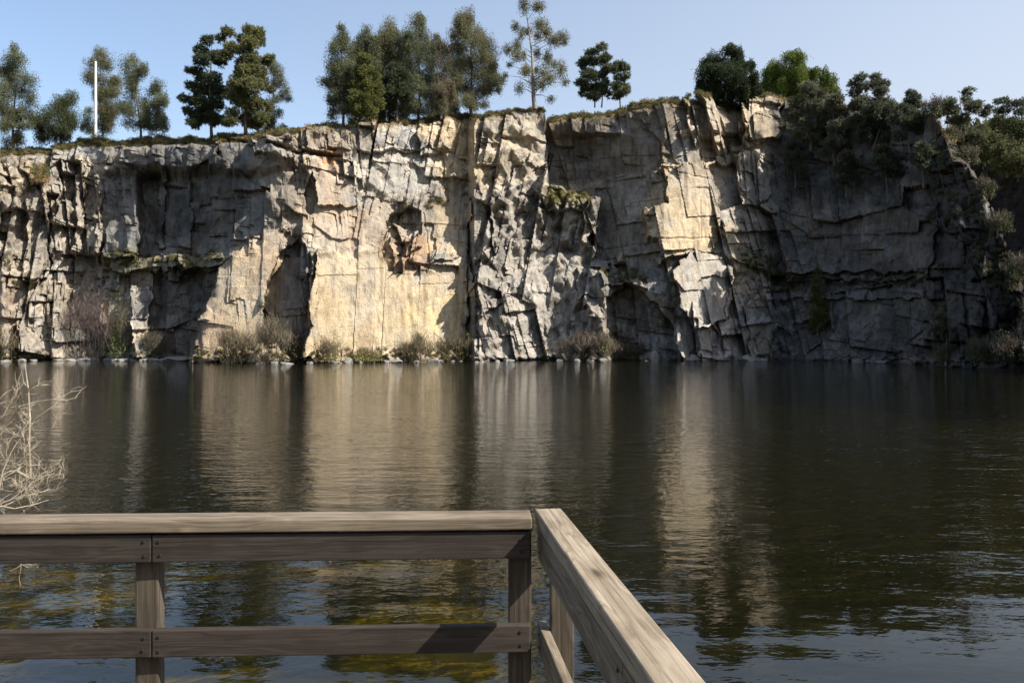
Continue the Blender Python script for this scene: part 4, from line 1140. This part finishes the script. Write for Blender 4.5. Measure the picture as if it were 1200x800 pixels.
# heather and gorse mounds that run together along the rim
HV, HC = [], []
for _ in range(760):                                     # tussocks on the brow itself
    u = random.choice([random.uniform(-240, 350), random.uniform(-20, 350), random.uniform(470, 640), random.uniform(640, 900)])
    p = np.array(on_cliff(u, float(top_row(u)) + random.uniform(1, 12))); r = random.uniform(.22, .55)
    v, c = leaf_quads(clump_points(p + np.array([0, -.1, r * .3]), r, int(170 * r / .4), .7, .4), .15, 2.4, np.array((.135, .115, .045)) * random.uniform(.5, 1.3))
    HV.append(v); HC.append(c)
for _ in range(1050):
    u = random.uniform(-240, 1115)
    dark = vnoise(np.array([u / 40]), np.array([0.5]), 611)[0]
    if 560 < u < 612 and random.random() < .4: continue
    p = np.array(on_plateau(u, random.uniform(.3, 5)))
    r = random.uniform(.25, .62) * (1.25 if 110 < u < 320 or 640 < u < 800 else 1)
    if (u < 215 or 385 < u < 600) and random.random() < .55:
        p = np.array(on_plateau(u, random.uniform(3, 8))); r = random.uniform(.5, 1.15)
    col = np.array((.06, .07, .024)) * (1 - dark) + np.array((.15, .13, .05)) * dark
    q = clump_points(p + np.array([0, 0, r * .3]), r, int(240 * r / .5), .75, .4)
    v, c = leaf_quads(q, .16, 1.8, col * random.uniform(.75, 1.25))
    HV.append(v); HC.append(c)
for poly, n, hcol in [([(122, 296), (262, 294), (262, 312), (122, 314)], 70, (.15, .135, .045)), ([(640, 226), (692, 228), (690, 242), (640, 242)], 40, (.24, .20, .05)),
                      ([(700, 316), (758, 318), (756, 332), (704, 334)], 34, (.14, .13, .045)), ([(864, 288), (902, 302), (900, 326), (866, 314)], 36, (.15, .15, .045)),
                      ([(905, 318), (945, 322), (942, 342), (905, 340)], 30, (.11, .12, .04)), ([(1000, 326), (1080, 322), (1080, 336), (1000, 338)], 24, (.08, .085, .035)),
                      ([(474, 234), (528, 232), (520, 242), (474, 246)], 16, (.17, .14, .06)), ([(985, 180), (1090, 175), (1085, 205), (985, 205)], 40, (.05, .055, .028)),
                      ([(1095, 140), (1130, 190), (1165, 250), (1150, 262), (1085, 260)], 110, (.095, .092, .042)), ([(1160, 250), (1195, 330), (1185, 345), (1130, 320)], 80, (.08, .078, .036)),
                      ([(-20, 290), (20, 300), (18, 345), (-20, 345)], 26, (.17, .15, .055)), ([(905, 120), (985, 150), (985, 190), (915, 180)], 30, (.07, .072, .04))]:
    x0, x1 = min(p[0] for p in poly), max(p[0] for p in poly); y0, y1 = min(p[1] for p in poly), max(p[1] for p in poly)
    m = 0
    while m < n:
        u, vv = random.uniform(x0, x1), random.uniform(y0, y1)
        if not inpoly(np.array([u]), np.array([vv]), poly)[0]: continue
        m += 1
        p = np.array(on_cliff(u, vv)); r = random.uniform(.18, .42)
        q = clump_points(p + np.array([0, -.1, r * .3]), r, int(150 * r / .4), .8, .4)
        v, c = leaf_quads(q, .15, 2.2, np.array(hcol) * random.uniform(.65, 1.3))
        HV.append(v); HC.append(c)
# scrub covering the slope beyond the shoulder
FP = FB['P'].reshape(-1, 3); FVv = FB['V'].reshape(-1)
cand = FP[(FVv < 200) & (FVv > 136)]
for p in cand[rng.integers(0, len(cand), 520)]:
    r = random.uniform(.5, 1.2)
    v, c = leaf_quads(clump_points(p, r, int(70 * r), .8, .4), .4, 1.7, np.array((.10, .105, .042)) * random.uniform(.7, 1.3))
    HV.append(v); HC.append(c)
cand = FP[(FVv >= 200) & (FVv < 400)]
for p in cand[rng.integers(0, len(cand), 150)]:
    r = random.uniform(.4, 1.1)
    v, c = leaf_quads(clump_points(p + np.array([0, -.3, 0]), r, int(60 * r), .7, .4), .36, 1.7, np.array((.075, .072, .036)) * random.uniform(.6, 1.3))
    HV.append(v); HC.append(c)
# low growth on the rubble shelf along the water
for _ in range(190):
    u = random.choice([random.uniform(225, 345), random.uniform(366, 470), random.uniform(470, 560), random.uniform(640, 745), random.uniform(-60, 180)])
    p = np.array(on_cliff(u, random.uniform(408, 420))); r = random.uniform(.18, .42)
    v, c = leaf_quads(clump_points(p + np.array([0, -.35, r * .2]), r, int(140 * r / .4), .75, .4), .15, 2.2, np.array(random.choice([(.15, .13, .05), (.19, .155, .065), (.11, .115, .042), (.17, .13, .08)])) * random.uniform(.7, 1.2))
    HV.append(v); HC.append(c)
scrub = np_mesh('undergrowth', np.concatenate(HV), np.arange(sum(len(x) for x in HV)), 4, LEAF, None, np.concatenate(HC))
tag(scrub, 'heather and gorse scrub along the rim and on the ledges of the quarry', 'scrub', kind='stuff')


# ------------------------------------------------------------------ shrubs one can tell apart
def shrub(name, label, u, v0, v1, wpx, tw, lf, twn=260, lfn=300, dY=-1.2, group='shrubs along the foot of the quarry face', at_rim=False, kindl='leaf'):
    """many-stemmed bush: twigs from the base fan out to its outline, leaves between them; rows v0 (top) to v1 (foot)"""
    if at_rim:
        b = on_plateau(u, 1.0)
    else:
        b = on_cliff(u, min(v1, 422)); b.y += dY
        if v1 > 412: b.z = max(b.z, .08) if b.z < 1.5 else b.z
    s = b.y / F
    H, W = (v1 - v0) * s, wpx * s
    root = empty(name, b, label, 'shrub', group)
    T = Tubes()
    bx = np.array(b)
    tips = []
    for i in range(max(7, twn // 22)):
        a = random.uniform(0, 2 * math.pi); q = random.random() ** .6
        foot = b + Vector((math.cos(a) * W * .30 * q, math.sin(a) * W * .2 * q, 0))
        tip = b + Vector((math.cos(a) * W * .5 * q, math.sin(a) * W * .35 * q, H * (1 - .45 * q * q) * random.uniform(.7, 1.02)))
        mid = foot.lerp(tip, .55) + Vector((random.gauss(0, .08), random.gauss(0, .08), .05)) * H
        T.tube([foot - Vector((0, 0, .25)), mid, tip], [.045, .028, .010], 4)
        tips.append((mid, tip))
    T.build('stems', BARK, root, b)
    V, C = [], []
    if twn:
        n = twn * 7
        k = rng.integers(0, len(tips), n)
        t = rng.uniform(0, 1, (n, 1))
        A = np.array([tuple(x[0]) for x in tips])[k]; B = np.array([tuple(x[1]) for x in tips])[k]
        p = A * (1 - t) + B * t + rng.normal(0, 1, (n, 3)) * np.array([W * .10, W * .08, H * .07])
        p[:, 2] = np.maximum(p[:, 2], b.z + .02)
        v, c = blades(p, min(.75, H * .3), .019, np.array(tw) * .72, .5, .35)
        V.append(v); C.append(c)
    if lfn:
        n = lfn * 6
        d = unit(n); d[:, 2] = np.abs(d[:, 2])
        q = rng.uniform(0, 1, (n, 1)) ** .42
        wob = 1 + .3 * np.sin(d[:, :1] * 7 + u) + .2 * np.cos(d[:, 1:2] * 6 + d[:, 2:3] * 5)
        p = bx + d * q * wob * np.array([W * .5, W * .38, H * .9])
        v, c = leaf_quads(p, .17, 2.0, lf)
        V.append(v); C.append(c)
    np_mesh('foliage' if lfn else 'twigs', np.concatenate(V), np.arange(sum(len(x) for x in V)), 4, TWIG, root, np.concatenate(C), False, b)
    return root


BROWN, TANT, DRYG, DGR, OLV = (.17, .13, .10), (.24, .19, .12), (.21, .18, .07), (.06, .075, .025), (.14, .14, .05)
shrub('bare_shrub', 'large bare purplish-brown shrub at the water below the left wall', 112, 332, 421, 66, (.16, .12, .105), BROWN, 620, 0)
shrub('green_shrub', 'upright green shrub growing out of the right side of the large bare one', 148, 342, 418, 28, BROWN, (.12, .15, .045), 120, 420, dY=-1.8)
shrub('bare_shrub', 'tan leafless shrub on the bank at the left edge of the picture', 8, 378, 422, 44, TANT, (.17, .15, .06), 380, 120)
shrub('bare_shrub', 'low dark shrub below the black hollow, left of the slanting slab', 184, 388, 422, 36, (.12, .10, .07), (.11, .11, .045), 260, 160)
shrub('bare_shrub', 'brushy tan shrub at the foot of the slanting ochre slab', 278, 386, 423, 52, TANT, (.16, .14, .06), 420, 160)
shrub('bare_shrub', 'grey-brown shrub half filling the foot of the shadowed cavity', 322, 368, 423, 46, (.20, .165, .11), (.14, .13, .055), 460, 150)
shrub('bare_shrub', 'small dark shrub under the pillar right of the cavity', 352, 386, 423, 26, BROWN, (.10, .11, .04), 180, 150)
shrub('low_shrub', 'low yellow-green shrub at the left foot of the smooth ochre face', 388, 396, 424, 36, TANT, (.18, .165, .06), 150, 260)
shrub('low_shrub', 'flattened yellow-green shrub below the middle of the smooth ochre face', 430, 408, 424, 40, TANT, (.21, .19, .06), 110, 260)
shrub('bare_shrub', 'brown shrub at the right foot of the smooth ochre face', 492, 394, 424, 38, (.19, .15, .09), (.13, .125, .05), 300, 180)
shrub('low_shrub', 'wide olive shrub below the edge between smooth and broken rock', 540, 390, 424, 54, (.20, .16, .10), (.15, .145, .055), 340, 340)
shrub('low_shrub', 'small dark green shrub left of the wide brown one in mid picture', 640, 410, 424, 26, BROWN, (.09, .095, .035), 120, 180)
shrub('bare_shrub', 'wide brown twiggy shrub at the foot of the broken grey rock in mid picture', 688, 390, 424, 66, (.20, .155, .11), (.14, .125, .06), 620, 180)
shrub('low_shrub', 'olive shrub perched above the right end of the wide brown one', 706, 388, 412, 24, BROWN, (.13, .125, .05), 90, 220, dY=-.8)
shrub('low_shrub', 'dark low shrub in front of the deep cleft left of the pale buttress', 738, 404, 425, 36, (.13, .105, .075), (.10, .10, .045), 240, 200)
shrub('gorse_bush', 'yellow-green gorse bush on the rim at the left edge', 10, 164, 186, 30, OLV, (.24, .20, .035), 60, 420, at_rim=True, group=None)
shrub('gorse_bush', 'rusty gold shrub on a ledge high on the left wall', 50, 194, 218, 22, OLV, (.26, .18, .06), 60, 320, dY=-.6, group=None)
for lab, u, v0, v1, w_, c in [('dark shrub at the waterline below the pale sapling', 1094, 410, 430, 26, (.12, .11, .045)), ('dark green shrub at the waterline right of the pale sapling', 1130, 404, 432, 30, (.07, .08, .03)),
                              ('large blackish shrub at the waterline near the right corner of the wall', 1160, 398, 433, 36, (.05, .06, .025)),
                              ('tall blackish bush climbing the wall at the right edge', 1188, 340, 434, 34, (.055, .065, .028)), ('blackish bush at the water at the extreme right edge', 1212, 376, 437, 36, (.06, .065, .03))]:
    shrub('dark_shrub', lab, u, v0, v1, w_, BROWN, c, 120, 620, dY=-3.0, group='dark shrubs at the right end of the water')

for lab, u, w_, h_, c in [('dark bush at the top of the right shoulder', 1094, 26, 22, (.085, .09, .04)), ('olive bush a third of the way down the crest of the right shoulder', 1113, 24, 18, (.12, .115, .05)),
                          ('brown-green bush halfway down the crest of the right shoulder', 1136, 26, 20, (.13, .115, .06)), ('rounded bush below the middle of the crest of the right shoulder', 1154, 24, 22, (.09, .095, .04)),
                          ('spreading bush low on the crest of the right shoulder', 1174, 30, 24, (.075, .085, .035)), ('lowest bush on the crest of the right shoulder at the picture edge', 1193, 34, 30, (.06, .068, .03))]:
    vt_ = float(top_row(u))
    shrub('rim_shrub', lab, u, vt_ - h_, vt_, w_, BROWN, c, 90, 420, at_rim=True, group='bushes down the right shoulder')

# ------------------------------------------------------------------ stones at the waterline
def boulder(label, u, v, wpx, hpx, mat=None, group=None, dY=-1.6, seed=0):
    p = on_cliff(u, 420)
    Y = p.y + dY
    s = Y / F
    z = -.05 - .10 * random.random() if v > 419 else at(u, v, Y).z
    bm = bmesh.new(); bmesh.ops.create_icosphere(bm, subdivisions=3, radius=1)
    r = random.Random(seed)
    planes = [(Vector((r.gauss(0, 1), r.gauss(0, 1), r.gauss(0, .8))).normalized(), r.uniform(.55, .85)) for _ in range(13)]
    for vtx in bm.verts:
        for nrm, d in planes:
            k = vtx.co.dot(nrm) - d
            if k > 0: vtx.co -= nrm * k
    for vtx in bm.verts: vtx.co = Vector((vtx.co.x * wpx * s * .62, vtx.co.y * wpx * s * .45, vtx.co.z * hpx * s * .62 + hpx * s * .3))
    me = bpy.data.meshes.new('boulder'); bm.to_mesh(me); bm.free(); me.materials.append(mat or BOULDER)
    o = bpy.data.objects.new('boulder', me); COL.objects.link(o)
    o.location = ((u - U0) * s, Y, z); o.rotation_euler = (0, 0, r.uniform(-.4, .4))
    return tag(o, label, 'boulder', group or 'boulders at the waterline')


boulder('upright white boulder at the waterline in front of the deep cleft', 767, 424, 9, 14, seed=1)
boulder('largest flat pale slab at the waterline left of the slanting ochre slab', 212, 423, 30, 7, seed=2)
boulder('narrow pale slab at the waterline under the black hollow', 176, 423, 20, 5, seed=3)
boulder('pale block tucked against the left foot of the slanting ochre slab', 196, 421, 10, 7, seed=4)
boulder('white flat-topped stone jutting from the upper left edge of the slanting slab', 239, 376, 14, 5, seed=5, dY=-3.0)
boulder('grey stone by the foot of the large bare shrub', 130, 424, 18, 5, DARKSTONE, seed=6)
boulder('cream stone between the two low yellow-green shrubs', 408, 422, 12, 8, seed=7)
boulder('small cream stone right of the low shrub below the smooth face', 452, 424, 10, 5, seed=8)
boulder('pinkish grey stone at the waterline under the dark right-hand wall', 1005, 429, 12, 8, seed=9)
boulder('thin white stone lying at the waterline under the dark right-hand wall', 1033, 430, 14, 4, seed=10)
boulder('dark grey stone at the waterline left of the thin white one', 1018, 430, 10, 4, DARKSTONE, seed=12)
boulder('rough grey boulder at the waterline below the pale buttress', 812, 426, 16, 10, seed=13)
boulder('light angular boulder at the waterline right of the pale buttress', 876, 427, 18, 9, seed=14)
r_ = random.Random(3)
for i in range(28):
    u = r_.choice([r_.uniform(555, 730), r_.uniform(780, 900), r_.uniform(10, 150), r_.uniform(220, 560)])
    boulder('fallen grey granite block lying half in the water at the foot of the face', u, 424, r_.uniform(8, 18), r_.uniform(3, 5.5), r_.choice([BOULDER, DARKSTONE, DARKSTONE]), group='fallen blocks along the foot of the face', seed=120 + i, dY=-r_.uniform(1.6, 2.6))
for i in range(15):
    u = r_.uniform(375, 640)
    boulder('little pale stone in the thin line along the waterline below the smooth and broken rock', u, 424.5, r_.uniform(4, 9), r_.uniform(2, 4), group='little pale stones along the waterline', seed=20 + i, dY=-1.9)
for i in range(14):
    u = r_.uniform(0, 215)
    boulder('little grey stone scattered along the waterline below the left wall', u, 423.5, r_.uniform(5, 11), r_.uniform(2, 5), DARKSTONE if i % 2 else BOULDER, group='little grey stones along the left waterline', seed=60 + i, dY=-2.0)

# ------------------------------------------------------------------ utility pole
g = on_plateau(111, 2.0)
pole = empty('utility_pole', g, 'pale concrete utility pole standing on the quarry rim among eucalyptus', 'utility pole')
T = Tubes(); topz = at(112, 73, g.y).z
T.tube([g + Vector((0, 0, -.6)), g + Vector((0, 0, .2)), Vector((g.x + .03, g.y, topz))], [.24, .235, .165], 10)
T.build('shaft', CONCRETE, pole, g)
T = Tubes(); c = Vector((g.x + .03, g.y, topz))
T.tube([c, c + Vector((0, 0, .10))], [.18, .12], 10)
T.build('cap', CONCRETE, pole, g)
T = Tubes()
T.tube([c + Vector((-1.05, .0, -.25)), c + Vector((.15, 0, -.12))], [.05, .05], 6)
for dx in (-.95, -.55): T.tube([c + Vector((dx, 0, -.22)), c + Vector((dx, 0, .02))], [.05, .07], 6)
T.build('crossarm', DARKSTONE, pole, g)

# ------------------------------------------------------------------ timber viewing platform and its railings
def board(name, a, b, up, th, h, mat, parent, origin, bev=.004, seg=2):
    """a bevelled board from a to b; th across, h high (centre line given); mesh lies along its own X axis"""
    a, b = Vector(a), Vector(b)
    X = (b - a); Ln = X.length; X.normalize()
    Z = Vector(up); Yv = Z.cross(X).normalized(); Z = X.cross(Yv).normalized()
    bm = bmesh.new()
    bmesh.ops.create_cube(bm, size=1)
    for v in bm.verts: v.co = Vector((v.co.x * Ln, v.co.y * th, v.co.z * h))
    n = max(1, int(Ln / .12))
    lo = [e for e in bm.edges if abs((e.verts[0].co - e.verts[1].co).normalized().x) > .9]
    bmesh.ops.bevel(bm, geom=list(bm.edges), offset=bev, segments=seg, profile=.6, affect='EDGES')
    me = bpy.data.meshes.new(name); bm.to_mesh(me); bm.free(); me.materials.append(mat)
    o = bpy.data.objects.new(name, me); COL.objects.link(o)
    M = Matrix((X, Yv, Z)).transposed().to_4x4(); M.translation = (a + b) / 2
    o.matrix_world = Matrix.Translation(-Vector(origin)) @ M
    o.parent = parent
    return o


def screw(p, nrm, parent, r=.0052):
    """dark screw sunk into a board face: head ring with a cross slot, on the board as a sub-part"""
    bm = bmesh.new()
    bmesh.ops.create_cone(bm, cap_ends=True, segments=14, radius1=r, radius2=r * .8, depth=.003)
    cu = bmesh.ops.create_cube(bm, size=1)
    for v in cu['verts']: v.co = Vector((v.co.x * r * 1.1, v.co.y * r * .25, v.co.z * .001 + .0021))
    me = bpy.data.meshes.new('screw'); bm.to_mesh(me); bm.free(); me.materials.append(SCREW)
    o = bpy.data.objects.new('screw', me); COL.objects.link(o)
    q = Vector(nrm).to_track_quat('Z', 'Y').to_matrix().to_4x4(); q.translation = Vector(p)
    o.parent = parent
    pm = parent.parent.matrix_basis @ parent.matrix_basis if parent.parent else parent.matrix_basis
    o.matrix_basis = pm.inverted() @ q
    return o


DECK = 1.40
fd = Vector((1.564, .058, 0)).normalized()          # along the front railing
fn = Vector((fd.y, -fd.x, 0))                         # towards the viewer
f0 = Vector((.057, 2.402, 0))                         # far right corner of the front cap
def fp(s, out, z): return f0 + fd * (-s) + fn * out + Vector((0, 0, z))
EW = 3.4
fr_o = fp(EW / 2, .08, DECK)
front = empty('wooden_railing', fr_o, 'weathered wooden railing running straight across the front of the viewing platform', 'railing')
board('cap_rail', fp(EW, .052, 2.480 - .018), fp(.003, .052, 2.480 - .018), (0, 0, 1), .104, .036, WOOD, front, fr_o, .006, 3)
SJ = 1.088                                            # board joint over the middle post
def front_board(s0, s1, z, h, scr):
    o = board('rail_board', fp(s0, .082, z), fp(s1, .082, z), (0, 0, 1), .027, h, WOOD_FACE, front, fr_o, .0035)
    for s in scr:
        for dz in (.018, -.019):
            screw(fp(s + random.uniform(-.003, .003), .0962, z + dz + random.uniform(-.003, .003)), fn, o)
front_board(EW, SJ + .0015, 2.398, .078, (SJ + .022, 2.21))
front_board(SJ - .0015, .008, 2.398, .078, (SJ - .022, .06, .025) if False else (SJ - .022, .035))
front_board(EW, SJ + .0015, 2.127, .078, (SJ + .022, 2.21))
front_board(SJ - .0015, .008, 2.127, .078, (SJ - .022, .035))
for s in (.036, 1.112, 2.21, 3.33):
    board('post', fp(s, .045, DECK - .25), fp(s, .045, 2.443), (0, 1, 0), .068, .045, WOOD_POST, front, fr_o, .006, 2)

sd = Vector((.117, -.993, 0)).normalized()            # along the side railing, towards the viewer
sn = Vector((-sd.y * -1, 0, 0)); sn = Vector((.993, .117, 0))   # outward (right)
s0_ = Vector((.069, 2.418, 0))
def sp(s, out, z): return s0_ + sd * s + sn * out + Vector((0, 0, z))
SL = 4.1
sd_o = sp(SL / 2, .05, DECK)
side = empty('wooden_railing', sd_o, 'sunlit wooden railing coming towards the viewer along the right side of the platform', 'railing')
board('cap_rail', sp(0, .0405, 2.480 - .0225), sp(SL, .0405, 2.480 - .0225), (0, 0, 1), .081, .045, WOOD_PALE, side, sd_o, .006, 3)
SB = 1.02
def side_board(a, b, z, h, scr):
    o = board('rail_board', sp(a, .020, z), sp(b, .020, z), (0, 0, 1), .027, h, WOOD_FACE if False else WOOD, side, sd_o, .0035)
    for s in scr:
        for dz in (.02, -.02): screw(sp(s, .0058, z + dz), -sn, o)
side_board(.004, SB - .0015, 2.380, .092, (.05, SB - .03))
side_board(SB + .0015, SL, 2.380, .092, (SB + .03,))
side_board(.004, SB - .0015, 2.098, .085, (.05, SB - .03))
side_board(SB + .0015, SL, 2.098, .085, (SB + .03,))
for s in (.075, 1.02, 2.1, 3.2, 4.0):
    board('post', sp(s, .0695, DECK - .25), sp(s, .0695, 2.432), (0, 1, 0), .070, .045, WOOD_POST, side, sd_o, .006, 2)

deck_o = Vector((-1.3, .3, 0))
deck = empty('viewing_platform', deck_o, 'timber viewing platform on posts at the edge of the lake, carrying the two railings', 'platform')
bm = bmesh.new()
for i in range(36):
    y = 2.52 - i * .13
    c = bmesh.ops.create_cube(bm, size=1)['verts']
    for v in c: v.co = Vector((v.co.x * 4.1 - 1.55 + (.06 if y < 1 else 0), v.co.y * .122 + y, v.co.z * .032 + DECK - .018 + random.uniform(-.001, .001)))
me = bpy.data.meshes.new('decking'); bm.to_mesh(me); bm.free(); me.materials.append(WOOD)
o = bpy.data.objects.new('decking', me); COL.objects.link(o); o.parent = deck; o.matrix_basis = Matrix.Translation(-deck_o)
for y in (2.2, .2, -1.8):
    board('joist', (-3.55, y, DECK - .13), (.5, y, DECK - .13), (0, 0, 1), .07, .18, WOOD, deck, deck_o)
    for x in (-3.4, -1.4, .4):
        board('leg', (x, y + .09, -.9), (x, y + .09, DECK - .04), (0, 1, 0), .1, .1, WOOD, deck, deck_o)

# ------------------------------------------------------------------ bare shrub beside the platform
def bare_bush(label, base, seeds, seed):
    r = random.Random(seed)
    T = Tubes()
    def grow(p, d, L, rad, depth):
        n = 5 if depth > 0 else 4
        pts, rads = [p.copy()], [rad]
        cur, dirn = p.copy(), d.normalized()
        for i in range(n):
            dirn = (dirn + Vector((r.gauss(0, .20), r.gauss(0, .20), r.gauss(.03, .17)))).normalized()
            cur = cur + dirn * (L / n)
            pts.append(cur.copy()); rads.append(rad * (1 - .62 * (i + 1) / n))
        T.tube(pts, rads, 5 if rad > .003 else 4)
        if depth <= 0: return
        for k in range(r.choice((2, 3, 3, 4))):
            i = r.randint(1, n)
            side_ = Vector((r.gauss(0, 1), r.gauss(0, 1), r.gauss(.25, .8))).normalized()
            grow(pts[i], (dirn * .75 + side_ * .8), L * r.uniform(.45, .72), max(.0014, rads[i] * .66), depth - 1)
    for p, d, L, rad, dep in seeds: grow(Vector(p), Vector(d), L, rad, dep)
    root = empty('bare_shrub', base, label, 'shrub')
    T.build('branches', CREAMTWIG, root, base)
    return root


Yb = 3.9
b0 = at(-260, 900, Yb); b0.z = float(bed_height(np.array([b0.x]), np.array([b0.y]))[0])
seeds, stems = [], []
for (u, v, uv, L, rad, dep) in [(-60, 640, (.55, .9), .55, .010, 4), (-40, 620, (.7, .7), .50, .010, 4), (-70, 600, (.8, .6), .55, .010, 4), (-25, 600, (.8, .35), .36, .007, 4),
                                (-40, 585, (.9, .15), .42, .007, 4), (-60, 560, (.7, .7), .45, .008, 4), (-45, 530, (.6, .8), .36, .007, 3), (-30, 575, (.9, .5), .42, .007, 4),
                                (-30, 655, (.8, -.3), .26, .005, 3), (-45, 610, (.95, .3), .46, .007, 4)]:
    p = at(u, v, Yb + random.uniform(-.25, .35))
    seeds.append((p, (uv[0], random.uniform(-.2, .2), uv[1]), L, rad, dep))
    q = b0.lerp(p, .5) + Vector((-.05, 0, .1))
    stems.append((b0, q, p))
def _shrink(sd): return [(p, d, L * .86, r * .72, k) for p, d, L, r, k in sd]
bush = bare_bush('pale leafless shrub with curling twigs beside the left of the railing', b0, _shrink(seeds), 5)
T = Tubes()
for a_, q_, p_ in stems: T.tube([a_, q_, p_], [.014, .010, .006], 6)
T.build('stems', CREAMTWIG, bush, b0)
T = Tubes()
sp_ = [at(36, 560, Yb), at(34, 520, Yb), at(35, 490, Yb + .02), at(33, 455, Yb + .03), at(29, 426, Yb + .03)]
T.tube(sp_, [.006, .0055, .005, .004, .002], 5)
T.tube([sp_[3], at(42, 448, Yb), at(50, 436, Yb)], [.003, .0025, .001], 4)
T.tube([sp_[3], at(28, 448, Yb + .05), at(25, 434, Yb + .06)], [.003, .002, .001], 4)
T.tube([at(4, 560, Yb), at(20, 552, Yb), sp_[0]], [.008, .007, .006], 5)
T.tube([at(-10, 476, Yb), at(4, 471, Yb), at(14, 470, Yb)], [.003, .0025, .001], 4)
o = T.build('leader_shoot', CREAMTWIG, bush, b0)
